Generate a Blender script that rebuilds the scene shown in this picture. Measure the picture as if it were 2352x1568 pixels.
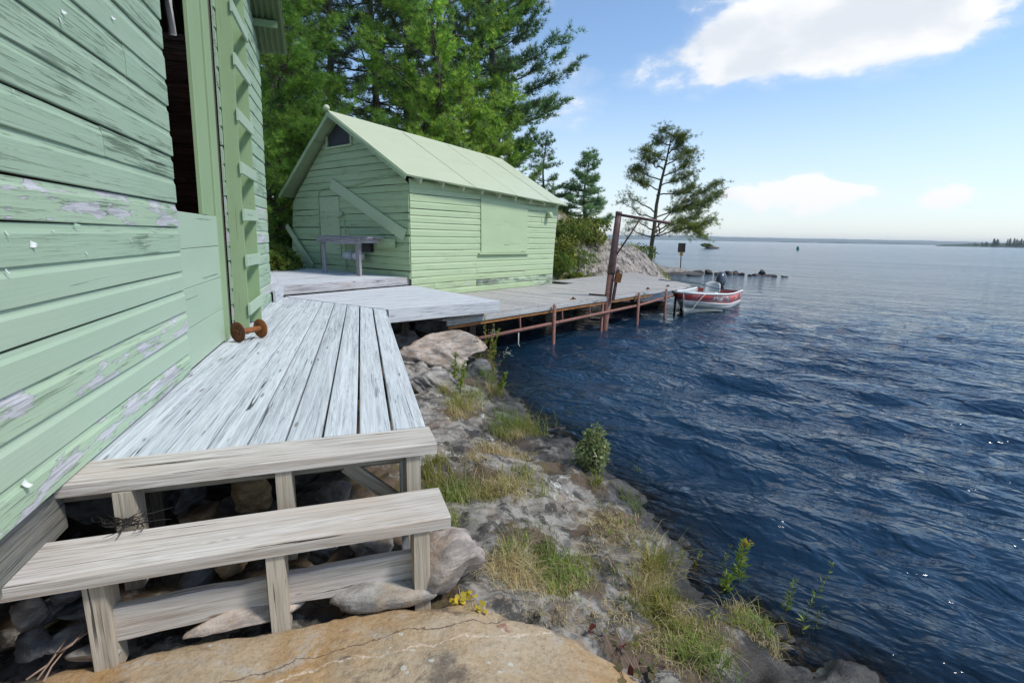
import bpy, math, random
import numpy as np
from mathutils import Vector, Matrix

for _o in list(bpy.data.objects):
    bpy.data.objects.remove(_o)
scene = bpy.context.scene
COL = scene.collection
RAD = math.radians

# ------------------------------------------------------------------ camera
IMG_W, IMG_H, FOC = 2352.0, 1568.0, 1185.0
PITCH, ROLL, CAM_Z = RAD(11.4), RAD(1.0), 1.1
_F = Vector((0, math.cos(PITCH), -math.sin(PITCH)))
_R0 = Vector((1, 0, 0)); _U0 = _R0.cross(_F)
_R = _R0 * math.cos(ROLL) + _U0 * math.sin(ROLL)
_U = _U0 * math.cos(ROLL) - _R0 * math.sin(ROLL)
CAM = Vector((0, 0, CAM_Z))
cd = bpy.data.cameras.new('camera')
cam = bpy.data.objects.new('camera', cd)
COL.objects.link(cam)
cam.matrix_world = Matrix(((_R.x, _U.x, -_F.x, 0), (_R.y, _U.y, -_F.y, 0), (_R.z, _U.z, -_F.z, CAM_Z), (0, 0, 0, 1)))
cd.sensor_fit = 'HORIZONTAL'; cd.sensor_width = 36.0
cd.lens = 36.0 * FOC / IMG_W
cd.clip_start = 0.05; cd.clip_end = 40000
scene.camera = cam

# ------------------------------------------------------------------ world, sun, exposure
SUN_EL, SUN_AZ = 52.0, 106.0          # azimuth clockwise from +Y
scene.view_settings.view_transform = 'Standard'
scene.view_settings.look = 'None'
scene.view_settings.gamma = 1.0
scene.view_settings.use_curve_mapping = False
scene.view_settings.exposure = 1.23

def nset(n, **kw):
    for k, v in kw.items():
        k2 = k.replace('_', ' ')
        for s in n.inputs:
            if s.name.lower() == k2.lower():
                s.default_value = v
                break
    return n

class NT:
    """small helper for building node trees"""
    def __init__(s, tree):
        s.t = tree; s.L = tree.links
    def n(s, typ, **kw):
        nd = s.t.nodes.new(typ)
        for k, v in kw.items():
            setattr(nd, k, v)
        return nd
    def link(s, a, b):
        s.L.new(a, b)
    def val(s, x, sock):
        if isinstance(x, (int, float)):
            sock.default_value = x
        elif isinstance(x, (tuple, list)):
            sock.default_value = x if len(x) == len(sock.default_value) else tuple(x) + (1.0,)
        else:
            s.link(x, sock)
    def math(s, op, a, b=0.0, c=0.0, clamp=False):
        nd = s.n('ShaderNodeMath', operation=op); nd.use_clamp = clamp
        s.val(a, nd.inputs[0]); s.val(b, nd.inputs[1])
        if len(nd.inputs) > 2: s.val(c, nd.inputs[2])
        return nd.outputs[0]
    def vmath(s, op, a, b=(0, 0, 0)):
        nd = s.n('ShaderNodeVectorMath', operation=op)
        s.val(a, nd.inputs[0]); s.val(b, nd.inputs[1])
        return nd.outputs['Value'] if op in ('DOT_PRODUCT', 'LENGTH', 'DISTANCE') else nd.outputs[0]
    def noise(s, vec, scale=5.0, detail=4.0, rough=0.55, dist=0.0, col=False):
        nd = s.n('ShaderNodeTexNoise')
        if vec is not None: s.link(vec, nd.inputs['Vector'])
        nset(nd, Scale=scale, Detail=detail, Roughness=rough, Distortion=dist)
        return nd.outputs['Color' if col else 'Fac']
    def voro(s, vec, scale=5.0, feature='F1', rand=1.0):
        nd = s.n('ShaderNodeTexVoronoi', feature=feature)
        if vec is not None: s.link(vec, nd.inputs['Vector'])
        nset(nd, Scale=scale, Randomness=rand)
        return nd.outputs['Distance']
    def step(s, x, lo, hi, a=0.0, b=1.0):
        nd = s.n('ShaderNodeMapRange', interpolation_type='SMOOTHSTEP')
        s.val(x, nd.inputs[0]); nd.inputs[1].default_value = lo; nd.inputs[2].default_value = hi
        nd.inputs[3].default_value = a; nd.inputs[4].default_value = b
        return nd.outputs[0]
    def mix(s, fac, a, b, blend='MIX'):
        nd = s.n('ShaderNodeMix', data_type='RGBA', blend_type=blend)
        s.val(fac, nd.inputs[0]); s.val(a, nd.inputs[6]); s.val(b, nd.inputs[7])
        return nd.outputs[2]
    def ramp(s, fac, stops):
        nd = s.n('ShaderNodeValToRGB'); cr = nd.color_ramp
        while len(cr.elements) < len(stops): cr.elements.new(0.5)
        for e, (p, c) in zip(cr.elements, stops):
            e.position = p; e.color = tuple(c) + (1.0,) if len(c) == 3 else c
        s.val(fac, nd.inputs[0])
        return nd.outputs[0]
    def scale(s, vec, sx, sy, sz):
        return s.vmath('MULTIPLY', vec, (sx, sy, sz))
    def bump(s, h, strength=0.3, dist=0.02, normal=None):
        nd = s.n('ShaderNodeBump'); s.val(h, nd.inputs['Height'])
        nset(nd, Strength=strength, Distance=dist)
        if normal is not None: s.link(normal, nd.inputs['Normal'])
        return nd.outputs[0]

def px_dir(x, y):
    return (_F + _R * ((x - IMG_W / 2) / FOC) - _U * ((y - IMG_H / 2) / FOC)).normalized()

world = bpy.data.worlds.new('World'); scene.world = world
world.use_nodes = True
wt = NT(world.node_tree); world.node_tree.nodes.clear()
wout = wt.n('ShaderNodeOutputWorld'); wbg = wt.n('ShaderNodeBackground')
wt.link(wbg.outputs[0], wout.inputs[0])
sky = wt.n('ShaderNodeTexSky', sky_type='NISHITA')
sky.sun_disc = False
sky.sun_elevation = RAD(SUN_EL); sky.sun_rotation = RAD(SUN_AZ)
sky.air_density = 1.0; sky.dust_density = 0.35; sky.ozone_density = 1.6; sky.altitude = 300
tc = wt.n('ShaderNodeTexCoord'); dvec = tc.outputs['Generated']
sep = wt.n('ShaderNodeSeparateXYZ'); wt.link(dvec, sep.inputs[0])
dz = sep.outputs[2]
# cumulus: broken noise in direction space, denser towards the horizon, plus the cloud banks over the lake
def cloud_field(vec):
    v2 = wt.scale(vec, 1.0, 1.0, 1.9)
    a = wt.noise(v2, 3.1, 8.0, 0.60, 0.35)
    b = wt.noise(v2, 16.0, 6.0, 0.62, 0.2)
    a = wt.math('ADD', wt.math('MULTIPLY', wt.math('SUBTRACT', a, 0.5), 1.15), wt.math('MULTIPLY', wt.math('SUBTRACT', b, 0.5), 0.60))
    return wt.math('ADD', a, 0.47)
def blob(vec, px, py, ra, rb, amp, tilt=0.0):
    c = px_dir(px, py)
    r = Vector((c.y, -c.x, 0)).normalized(); u = r.cross(c)
    t = RAD(tilt); r2 = r * math.cos(t) + u * math.sin(t); u2 = u * math.cos(t) - r * math.sin(t)
    d = wt.vmath('SUBTRACT', vec, tuple(c))
    a = wt.math('DIVIDE', wt.vmath('DOT_PRODUCT', d, tuple(r2)), ra)
    b = wt.math('DIVIDE', wt.vmath('DOT_PRODUCT', d, tuple(u2)), rb)
    q = wt.math('ADD', wt.math('MULTIPLY', a, a), wt.math('MULTIPLY', b, b))
    e = wt.math('POWER', 2.71828, wt.math('MULTIPLY', q, -1.0))
    return wt.math('MULTIPLY', e, amp)
def cloud_cover(vec):
    base = cloud_field(vec)
    bl = [(1950, 60, 0.22, 0.055, 0.34, 4), (2000, -60, 0.22, 0.10, 0.30, 0), (1720, 160, 0.13, 0.030, 0.30, 14), (1570, 115, 0.13, 0.026, 0.22, 20),
          (2130, 60, 0.10, 0.06, 0.24, 30), (2330, 120, 0.06, 0.20, -0.20, 0), (1400, 60, 0.12, 0.10, -0.12, 0), (1900, 260, 0.40, 0.06, -0.16, 0), (2100, 340, 0.4, 0.05, -0.10, 0), (1530, 205, 0.035, 0.014, 0.15, 0), (1262, 10, 0.02, 0.02, 0.17, 0),
          (1872, 412, 0.035, 0.024, 0.26, 0), (1790, 442, 0.11, 0.012, 0.20, 0), (1945, 435, 0.045, 0.014, 0.22, 0), (2200, 412, 0.055, 0.028, 0.26, 0), (2250, 446, 0.16, 0.013, 0.16, 0),
          (1950, 478, 0.35, 0.012, 0.10, 0), (1490, 470, 0.10, 0.016, 0.10, 0), (2060, 310, 0.03, 0.012, 0.08, 0)]
    s = base
    for b in bl:
        s = wt.math('ADD', s, blob(vec, *b))
    return s
cov = cloud_cover(dvec)
cov_up = wt.noise(wt.scale(wt.vmath('ADD', dvec, (0.03, -0.01, 0.05)), 1.0, 1.0, 1.9), 3.1, 3.0, 0.5, 0.35)
cov_here = wt.noise(wt.scale(dvec, 1.0, 1.0, 1.9), 3.1, 3.0, 0.5, 0.35)
mlow = wt.step(cov, 0.585, 0.70); mhi = wt.step(cov, 0.585, 0.84)
lowk = wt.step(dz, 0.10, 0.22)
mask = wt.math('ADD', wt.math('MULTIPLY', mhi, lowk), wt.math('MULTIPLY', mlow, wt.math('SUBTRACT', 1.0, lowk)))
thin = wt.step(cov, 0.50, 0.66, 0.0, 0.14)
mask = wt.math('MAXIMUM', mask, thin)
lit = wt.math('ADD', wt.math('SUBTRACT', cov_here, cov_up), wt.math('MULTIPLY', wt.math('SUBTRACT', 0.95, cov), 0.30))
lit = wt.step(lit, -0.10, 0.06)
cl_col = wt.mix(lit, (3.75, 4.0, 4.35, 1), (4.85, 4.9, 5.0, 1))
hz = wt.step(dz, 0.0, 0.30)
hazy = wt.math('MULTIPLY', wt.math('SUBTRACT', 1.0, hz), 0.62)
skyb = wt.mix(1.0, sky.outputs[0], (0.87, 0.92, 0.94, 1), 'MULTIPLY')
skyc = wt.mix(wt.math('MULTIPLY', hazy, 1.0), skyb, (3.9, 4.12, 4.4, 1))
low = wt.step(dz, -0.01, 0.03)
skyc = wt.mix(wt.math('MULTIPLY', mask, low), skyc, cl_col)
wt.link(skyc, wbg.inputs[0])
wbg.inputs[1].default_value = 0.09

sd = bpy.data.lights.new('sun', 'SUN'); so = bpy.data.objects.new('sun', sd); COL.objects.link(so)
sd.energy = 1.5; sd.angle = RAD(10); sd.color = (1.0, 0.95, 0.87)
_sv = Vector((math.sin(RAD(SUN_AZ)) * math.cos(RAD(SUN_EL)), math.cos(RAD(SUN_AZ)) * math.cos(RAD(SUN_EL)), math.sin(RAD(SUN_EL))))
so.rotation_euler = _sv.to_track_quat('Z', 'Y').to_euler()
so.location = (20, -10, 30)

# ------------------------------------------------------------------ placing helpers
def ray(x, y):
    return _F + _R * ((x - IMG_W / 2) / FOC) - _U * ((y - IMG_H / 2) / FOC)
def G(x, y, z=0.0):
    d = ray(x, y); return CAM + d * ((z - CAM_Z) / d.z)
def DP(x, y, Y):
    d = ray(x, y); return CAM + d * (Y / d.y)

WM = {}                                   # world matrices of everything built
def put(o, parent, M):
    COL.objects.link(o)
    if parent is not None:
        o.parent = parent
        o.matrix_basis = WM[parent].inverted() @ M
    else:
        o.matrix_basis = M
    WM[o] = M
    return o
def tag(o, label=None, cat=None, group=None, kind=None):
    if label: o['label'] = label
    if cat: o['category'] = cat
    if group: o['group'] = group
    if kind: o['kind'] = kind
    return o
def thing(name, label, cat, loc, group=None):
    o = bpy.data.objects.new(name, None); o.empty_display_size = 0.1
    put(o, None, Matrix.Translation(Vector(loc)))
    return tag(o, label, cat, group)
def mkmesh(name, V, Fc, mat, smooth=False):
    me = bpy.data.meshes.new(name)
    me.from_pydata([tuple(v) for v in V], [], Fc)
    if mat: me.materials.append(mat)
    if smooth:
        me.polygons.foreach_set('use_smooth', [True] * len(me.polygons))
    me.update()
    return me
def npmesh(name, V, T, mat, smooth=False, col=None, attrs=None):
    """fast mesh from numpy arrays; T is (n,3) or (n,4)"""
    V = np.asarray(V, np.float32); T = np.asarray(T, np.int32)
    me = bpy.data.meshes.new(name); k = T.shape[1]
    me.vertices.add(len(V)); me.vertices.foreach_set('co', V.ravel())
    me.loops.add(T.size); me.loops.foreach_set('vertex_index', T.ravel())
    me.polygons.add(len(T)); me.polygons.foreach_set('loop_start', np.arange(0, T.size, k, dtype=np.int32))
    try: me.polygons.foreach_set('loop_total', np.full(len(T), k, np.int32))
    except Exception: pass
    if smooth: me.polygons.foreach_set('use_smooth', np.ones(len(T), bool))
    if mat: me.materials.append(mat)
    me.update(calc_edges=True)
    if col is not None:
        a = me.color_attributes.new('Col', 'FLOAT_COLOR', 'POINT')
        c4 = np.ones((len(V), 4), np.float32); c4[:, :3] = col
        a.data.foreach_set('color', c4.ravel())
    for nm, arr in (attrs or {}).items():
        a = me.attributes.new(nm, 'FLOAT', 'POINT'); a.data.foreach_set('value', np.asarray(arr, np.float32))
    return me
def obj(name, me, parent=None, M=None):
    return put(bpy.data.objects.new(name, me), parent, M or Matrix.Identity(4))
def frame(o, X, Z):
    X = X.normalized(); Z = (Z - X * Z.dot(X)).normalized(); Y = Z.cross(X)
    return Matrix(((X.x, Y.x, Z.x, o.x), (X.y, Y.y, Z.y, o.y), (X.z, Y.z, Z.z, o.z), (0, 0, 0, 1)))

rnd = random.Random(7)
def board(name, parent, mat, p0, p1, p2, p3, t, out, prof='flat', seg=3, jit=0.0015, bev=0.004, warp=0.0, rg=None):
    """a board: back face p0 p1 (one long edge) p2 p3 (other), t thick towards out"""
    rg = rg or rnd
    p0, p1, p2, p3 = (Vector(p) for p in (p0, p1, p2, p3))
    M = frame(p0, p1 - p0, Vector(out)); I = M.inverted()
    a, b, c, d = (I @ p for p in (p0, p1, p2, p3))
    h = max(1e-4, (d - a).length)
    bv = min(0.3, bev / h); bz = min(bev, t * 0.45)
    if prof == 'flat':
        cs = [(0, 0), (0, t - bz), (bv, t), (1 - bv, t), (1, t - bz), (1, 0)]
    else:                                  # drop siding: cove along the upper edge
        cs = [(0, 0), (0, t - bz), (bv, t), (0.74, t), (0.86, t * 0.62), (1, t * 0.5), (1, 0)]
    V = []; n = len(cs)
    for i in range(seg + 1):
        u = i / seg
        lo = a.lerp(b, u); hi = d.lerp(c, u)
        jl, jh, jw = rg.uniform(-jit, jit), rg.uniform(-jit, jit), rg.uniform(-warp, warp)
        for v, z in cs:
            p = lo.lerp(hi, v); p.y += jl * (1 - v) + jh * v; p.z += z + jw * (z > 0)
            V.append(p)
    Fc = []
    for i in range(seg):
        for k in range(n - 1):
            A = i * n + k
            Fc.append((A, A + n, A + n + 1, A + 1))
        Fc.append((i * n + n - 1, (i + 1) * n + n - 1, (i + 1) * n, i * n))
    Fc.append(tuple(range(n))); Fc.append(tuple(seg * n + k for k in reversed(range(n))))
    if (b - a).cross(d - a).z < 0:
        Fc = [tuple(reversed(f)) for f in Fc]
    return obj(name, mkmesh(name, V, Fc, mat), parent, M)
def beam(name, parent, mat, a, b, w, h, up=(0, 0, 1), bev=0.004, seg=2, jit=0.001):
    """bar from a to b (centre line), w across, h along up"""
    a, b, up = Vector(a), Vector(b), Vector(up)
    X = (b - a).normalized(); up = (up - X * up.dot(X)).normalized(); Y = up.cross(X)
    o = -up * (h / 2)
    return board(name, parent, mat, a - Y * w / 2 + o, b - Y * w / 2 + o, b + Y * w / 2 + o, a + Y * w / 2 + o, h, up, seg=seg, jit=jit, bev=bev)
def prism(name, parent, mat, poly, t, out=(0, 0, 1), X=None, bev=0.004):
    """convex polygon slab; poly is the back face, t thick towards out"""
    P = [Vector(p) for p in poly]; out = Vector(out)
    M = frame(P[0], X or (P[1] - P[0]), out); I = M.inverted()
    L = [I @ p for p in P]; n = len(L); c = sum(L, Vector()) / n
    area = sum(L[i].x * L[(i + 1) % n].y - L[(i + 1) % n].x * L[i].y for i in range(n))
    if area < 0: L.reverse()
    V = [v.copy() for v in L] + [v + Vector((0, 0, t - bev)) for v in L]
    for v in L:
        q = (c - v); q = q.normalized() * min(bev * 1.5, q.length * 0.2)
        V.append(v + q + Vector((0, 0, t)))
    Fc = [tuple(reversed(range(n))), tuple(range(2 * n, 3 * n))]
    for r in (0, n):
        for i in range(n):
            j = (i + 1) % n
            Fc.append((r + i, r + j, r + n + j, r + n + i))
    return obj(name, mkmesh(name, V, Fc, mat), parent, M)
def tube_geo(pts, rad, sides=8, cap=True):
    pts = [Vector(p) for p in pts]; n = len(pts)
    if not hasattr(rad, '__len__'): rad = [rad] * n
    V, Fc = [], []; ref = None
    for i, p in enumerate(pts):
        d = (pts[min(i + 1, n - 1)] - pts[max(i - 1, 0)])
        d = d.normalized() if d.length > 1e-9 else Vector((0, 0, 1))
        if ref is None: ref = Vector((1, 0, 0)) if abs(d.x) < 0.8 else Vector((0, 1, 0))
        x = (ref - d * ref.dot(d)).normalized(); y = d.cross(x); ref = x
        for k in range(sides):
            a = 2 * math.pi * k / sides
            V.append(p + (x * math.cos(a) + y * math.sin(a)) * rad[i])
    for i in range(n - 1):
        for k in range(sides):
            j = (k + 1) % sides
            Fc.append((i * sides + k, i * sides + j, (i + 1) * sides + j, (i + 1) * sides + k))
    if cap:
        Fc.append(tuple(reversed(range(sides)))); Fc.append(tuple((n - 1) * sides + k for k in range(sides)))
    return V, Fc
def tube(name, parent, mat, pts, rad, sides=8, smooth=True):
    o = Vector(pts[0])
    V, Fc = tube_geo([Vector(p) - o for p in pts], rad, sides)
    return obj(name, mkmesh(name, V, Fc, mat, smooth), parent, Matrix.Translation(o))
def lathe(name, parent, mat, prof, M, sides=20, smooth=True):
    """prof: (r, z) pairs, turned about local Z"""
    V, Fc = [], []; n = len(prof)
    for r, z in prof:
        for k in range(sides):
            a = 2 * math.pi * k / sides
            V.append((r * math.cos(a), r * math.sin(a), z))
    for i in range(n - 1):
        for k in range(sides):
            j = (k + 1) % sides
            Fc.append((i * sides + k, i * sides + j, (i + 1) * sides + j, (i + 1) * sides + k))
    Fc.append(tuple(reversed(range(sides)))); Fc.append(tuple((n - 1) * sides + k for k in range(sides)))
    me = mkmesh(name, V, Fc, mat, False)
    if smooth:
        me.polygons.foreach_set('use_smooth', [len(f) == 4 for f in Fc])
    return obj(name, me, parent, M)
# ------------------------------------------------------------------ materials
def newmat(name):
    m = bpy.data.materials.new(name); m.use_nodes = True
    t = NT(m.node_tree); b = m.node_tree.nodes['Principled BSDF']
    return m, t, b
def ocoord(t, rand=True):
    tc = t.n('ShaderNodeTexCoord'); v = tc.outputs['Object']
    if rand:
        oi = t.n('ShaderNodeObjectInfo')
        off = t.vmath('MULTIPLY', (37.0, 23.0, 11.0), (1, 1, 1))
        cmb = t.n('ShaderNodeCombineXYZ')
        r = oi.outputs['Random']
        t.link(t.math('MULTIPLY', r, 91.0), cmb.inputs[0]); t.link(t.math('MULTIPLY', r, 37.0), cmb.inputs[1])
        t.link(t.math('MULTIPLY', r, 13.0), cmb.inputs[2])
        v = t.vmath('ADD', v, cmb.outputs[0])
        return v, r
    return v, None

def mat_paint(name, base, light, peel=0.70, crack=0.60, mildew=0.0, rough=0.55, wood=(0.42, 0.42, 0.44), bumpk=0.5):
    m, t, b = newmat(name); v, r = ocoord(t)
    big = t.noise(t.scale(v, 0.9, 2.2, 2.2), 1.3, 4, 0.55)
    grain = t.noise(t.scale(v, 2.2, 62, 62), 1.0, 6, 0.66, 0.5)
    grain2 = t.noise(t.scale(v, 0.8, 26, 26), 1.0, 4, 0.6, 1.6)
    fine = t.noise(v, 70, 3, 0.6)
    wearz = t.noise(t.scale(v, 0.8, 3.4, 3.4), 1.1, 4, 0.6, 0.4)
    dens = t.step(wearz, 0.40, 0.72)
    col = t.mix(big, base, light)
    col = t.mix(t.math('MULTIPLY', t.step(fine, 0.35, 0.75), 0.10), col, (light[0] * 1.1, light[1] * 1.06, light[2] * 1.08))
    tint = t.math('MULTIPLY', t.math('SUBTRACT', r, 0.5), 0.22)
    col = t.mix(t.math('ABSOLUTE', tint), col, (base[0] * 0.75, base[1] * 0.86, base[2] * 0.78))
    # grain checks showing through the paint
    chk = t.math('MULTIPLY', t.step(t.math('ADD', grain, t.math('MULTIPLY', dens, 0.10)), crack, crack + 0.09), t.math('ADD', t.math('MULTIPLY', dens, 0.75), 0.25))
    col = t.mix(t.math('MULTIPLY', chk, 0.85), col, (base[0] * 0.34, base[1] * 0.38, base[2] * 0.34))
    # long splits
    sp = t.noise(t.scale(v, 0.55, 34, 34), 1.0, 2, 0.5, 0.9)
    split = t.math('MULTIPLY', t.step(sp, 0.715, 0.735), t.step(wearz, 0.42, 0.6))
    col = t.mix(split, col, (0.04, 0.05, 0.04))
    # flaked places: bare grey wood with ragged, grain-aligned edges
    pn = t.noise(t.scale(v, 2.4, 10.5, 10.5), 1.0, 5, 0.62, 0.35)
    pn = t.math('ADD', pn, t.math('MULTIPLY', t.math('SUBTRACT', grain, 0.5), 0.30))
    pl = t.step(t.math('ADD', pn, t.math('MULTIPLY', t.math('SUBTRACT', wearz, 0.5), 0.35)), peel, peel + 0.018)
    wcol = t.mix(grain2, wood, (wood[0] * 1.45, wood[1] * 1.45, wood[2] * 1.42))
    wcol = t.mix(t.math('MULTIPLY', t.step(grain, 0.5, 0.7), 0.6), wcol, (wood[0] * 0.5, wood[1] * 0.5, wood[2] * 0.5))
    col = t.mix(pl, col, wcol)
    # nail heads / knots
    kn = t.voro(t.scale(v, 1.1, 5.0, 5.0), 1.6)
    knm = t.step(kn, 0.045, 0.015)
    col = t.mix(t.math('MULTIPLY', knm, 0.65), col, (base[0] * 0.3, base[1] * 0.33, base[2] * 0.28))
    if mildew > 0:
        md = t.noise(t.scale(v, 0.7, 2.2, 2.2), 2.0, 6, 0.7)
        col = t.mix(t.math('MULTIPLY', t.step(md, 0.50, 0.72), mildew), col, (0.05, 0.075, 0.045))
    t.link(col, b.inputs['Base Color'])
    nset(b, Roughness=rough); b.inputs['Specular IOR Level'].default_value = 0.32
    h = t.math('MULTIPLY', grain, 0.5)
    h = t.math('SUBTRACT', h, t.math('MULTIPLY', chk, 0.8))
    h = t.math('SUBTRACT', h, t.math('MULTIPLY', pl, 0.7))
    h = t.math('SUBTRACT', h, t.math('MULTIPLY', split, 2.0))
    h = t.math('ADD', h, t.math('MULTIPLY', grain2, 0.5))
    h = t.math('ADD', h, t.math('MULTIPLY', big, 1.4))
    t.link(t.bump(h, bumpk, 0.006), b.inputs['Normal'])
    return m

def mat_wood(name, dark, mid, light, warm=(0.42, 0.31, 0.22), warmk=0.25, stain=0.0, rough=0.82, gs=1.0):
    m, t, b = newmat(name); v, r = ocoord(t)
    v1 = t.scale(v, 1.1, 34 * gs, 34 * gs)
    grain = t.noise(v1, 1.0, 6, 0.62, 1.1)
    fine = t.noise(t.scale(v, 3.0, 120 * gs, 120 * gs), 1.0, 4, 0.65)
    big = t.noise(t.scale(v, 0.7, 4.0, 4.0), 1.6, 4, 0.6)
    ring = t.noise(t.scale(v, 0.35, 9.0, 9.0), 1.0, 2, 0.5, 2.2)
    rr = t.math('FRACT', t.math('MULTIPLY', ring, 14.0))
    rr = t.math('ABSOLUTE', t.math('SUBTRACT', rr, 0.5))
    g = t.math('ADD', t.math('MULTIPLY', grain, 0.62), t.math('ADD', t.math('MULTIPLY', fine, 0.26), t.math('MULTIPLY', rr, 0.22)))
    col = t.ramp(g, [(0.37, dark), (0.47, mid), (0.60, light)])
    col = t.mix(t.math('MULTIPLY', t.step(big, 0.48, 0.74), warmk), col, warm)
    br = t.math('MULTIPLY', t.math('SUBTRACT', r, 0.5), 0.5)
    col = t.mix(t.math('MAXIMUM', br, 0.0), col, light)
    col = t.mix(t.math('MAXIMUM', t.math('MULTIPLY', br, -0.9), 0.0), col, dark)
    cr = t.noise(t.scale(v, 0.8, 44 * gs, 44 * gs), 1.0, 3, 0.55, 1.4)
    crm = t.step(cr, 0.645, 0.665)
    crm = t.math('MULTIPLY', crm, t.step(t.noise(t.scale(v, 1.0, 5.0, 5.0), 1.0, 2, 0.5), 0.42, 0.52))
    col = t.mix(crm, col, (dark[0] * 0.16, dark[1] * 0.16, dark[2] * 0.16))
    vk = t.voro(t.vmath('ADD', t.scale(v, 1.0, 5.2, 5.2), t.scale(t.noise(v, 3.0, 2, 0.5, 0, True), 0.25, 0.25, 0.25)), 1.7)
    kn = t.step(vk, 0.115, 0.05); kr = t.step(vk, 0.16, 0.10)
    col = t.mix(t.math('MULTIPLY', kr, 0.35), col, mid)
    col = t.mix(t.math('MULTIPLY', kn, 0.75), col, (warm[0] * 0.42, warm[1] * 0.40, warm[2] * 0.38))
    sk = t.noise(t.scale(v, 0.45, 15 * gs, 15 * gs), 1.0, 4, 0.6, 0.8)
    col = t.mix(t.math('MULTIPLY', t.step(sk, 0.56, 0.72), 0.42), col, tuple(0.5 * x + 0.3 * y for x, y in zip(dark, warm)))
    col = t.mix(t.math('MULTIPLY', t.step(sk, 0.46, 0.30), 0.45), col, tuple(min(1, x * 1.12) for x in light))
    if stain > 0:
        st = t.noise(t.scale(v, 1.2, 3.0, 3.0), 1.7, 6, 0.65)
        col = t.mix(t.math('MULTIPLY', t.step(st, 0.56, 0.70), stain), col, (dark[0] * 0.28, dark[1] * 0.27, dark[2] * 0.25))
    t.link(col, b.inputs['Base Color']); nset(b, Roughness=rough); b.inputs['Specular IOR Level'].default_value = 0.22
    h = t.math('ADD', t.math('MULTIPLY', grain, 1.0), t.math('MULTIPLY', fine, 0.5))
    h = t.math('SUBTRACT', h, t.math('MULTIPLY', crm, 2.4)); h = t.math('ADD', h, t.math('MULTIPLY', big, 1.5))
    t.link(t.bump(h, 0.55, 0.006), b.inputs['Normal'])
    return m

M_PAINT = mat_paint('mint_green_paint', (0.270, 0.380, 0.270), (0.392, 0.505, 0.375), peel=0.735, crack=0.565, bumpk=0.75)
M_PAINT_SMOOTH = mat_paint('mint_green_smooth_paint', (0.335, 0.440, 0.325), (0.410, 0.515, 0.392), peel=0.90, crack=0.70, bumpk=0.35)
M_PAINT_PEEL = mat_paint('peeling_green_paint', (0.330, 0.445, 0.310), (0.425, 0.535, 0.388), peel=0.535, crack=0.58, bumpk=0.75, wood=(0.41, 0.41, 0.435))
M_TRIM = mat_paint('olive_green_trim_paint', (0.235, 0.330, 0.180), (0.290, 0.395, 0.225), peel=0.93, crack=0.74, bumpk=0.25)
M_SHED = mat_paint('pale_green_shed_paint', (0.360, 0.460, 0.278), (0.480, 0.575, 0.365), peel=0.80, crack=0.64, bumpk=0.6)
M_SHED_FRONT = mat_paint('green_shed_front_paint', (0.310, 0.415, 0.220), (0.410, 0.515, 0.300), peel=0.84, crack=0.63, mildew=0.30, bumpk=0.6)
M_SHED_LOW = mat_paint('flaking_green_shed_paint', (0.345, 0.440, 0.258), (0.450, 0.545, 0.335), peel=0.66, crack=0.60, mildew=0.25, bumpk=0.7)
M_SHED_ROT = mat_paint('rotten_green_board', (0.335, 0.43, 0.29), (0.430, 0.53, 0.36), peel=0.55, crack=0.56, mildew=0.95, bumpk=0.8, wood=(0.26, 0.26, 0.26))
M_ROOF = mat_paint('pale_green_roof_paint', (0.435, 0.480, 0.330), (0.525, 0.565, 0.420), peel=0.95, crack=0.9, rough=0.48, bumpk=0.12)
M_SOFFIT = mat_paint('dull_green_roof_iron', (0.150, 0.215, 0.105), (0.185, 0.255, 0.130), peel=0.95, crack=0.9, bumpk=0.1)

M_DECK = mat_wood('silver_grey_deck_wood', (0.285, 0.315, 0.340), (0.465, 0.505, 0.535), (0.610, 0.645, 0.670), warm=(0.34, 0.31, 0.28), warmk=0.20)
M_DECK2 = mat_wood('pale_bleached_deck_wood', (0.330, 0.350, 0.375), (0.500, 0.520, 0.545), (0.620, 0.635, 0.655), warm=(0.40, 0.38, 0.36), warmk=0.15)
M_TREAD = mat_wood('weathered_beige_timber', (0.245, 0.205, 0.170), (0.435, 0.395, 0.350), (0.590, 0.560, 0.525), warm=(0.40, 0.27, 0.17), warmk=0.50)
M_POST = mat_wood('tan_timber_end', (0.280, 0.235, 0.180), (0.400, 0.350, 0.280), (0.520, 0.470, 0.390), warm=(0.36, 0.25, 0.15), warmk=0.3)
M_DOCK = mat_wood('brown_grey_dock_wood', (0.225, 0.215, 0.200), (0.375, 0.360, 0.340), (0.480, 0.465, 0.440), warm=(0.34, 0.29, 0.24), warmk=0.25)
M_DOCKEDGE = mat_wood('stained_dock_edge_wood', (0.215, 0.215, 0.205), (0.370, 0.375, 0.370), (0.490, 0.495, 0.490), warmk=0.15, stain=0.92)
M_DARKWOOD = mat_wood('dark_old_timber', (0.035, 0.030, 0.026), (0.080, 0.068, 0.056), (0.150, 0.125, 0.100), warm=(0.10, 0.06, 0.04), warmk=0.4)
M_SILL = mat_wood('old_grey_sill_beam', (0.060, 0.062, 0.058), (0.135, 0.138, 0.125), (0.230, 0.220, 0.190), warm=(0.20, 0.16, 0.10), warmk=0.4)
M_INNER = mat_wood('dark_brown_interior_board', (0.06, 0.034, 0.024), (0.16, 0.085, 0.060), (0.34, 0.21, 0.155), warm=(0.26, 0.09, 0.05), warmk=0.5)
M_BENCH = mat_wood('purple_grey_old_wood', (0.110, 0.105, 0.120), (0.280, 0.265, 0.285), (0.440, 0.420, 0.430), warm=(0.16, 0.11, 0.09), warmk=0.35)

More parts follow.
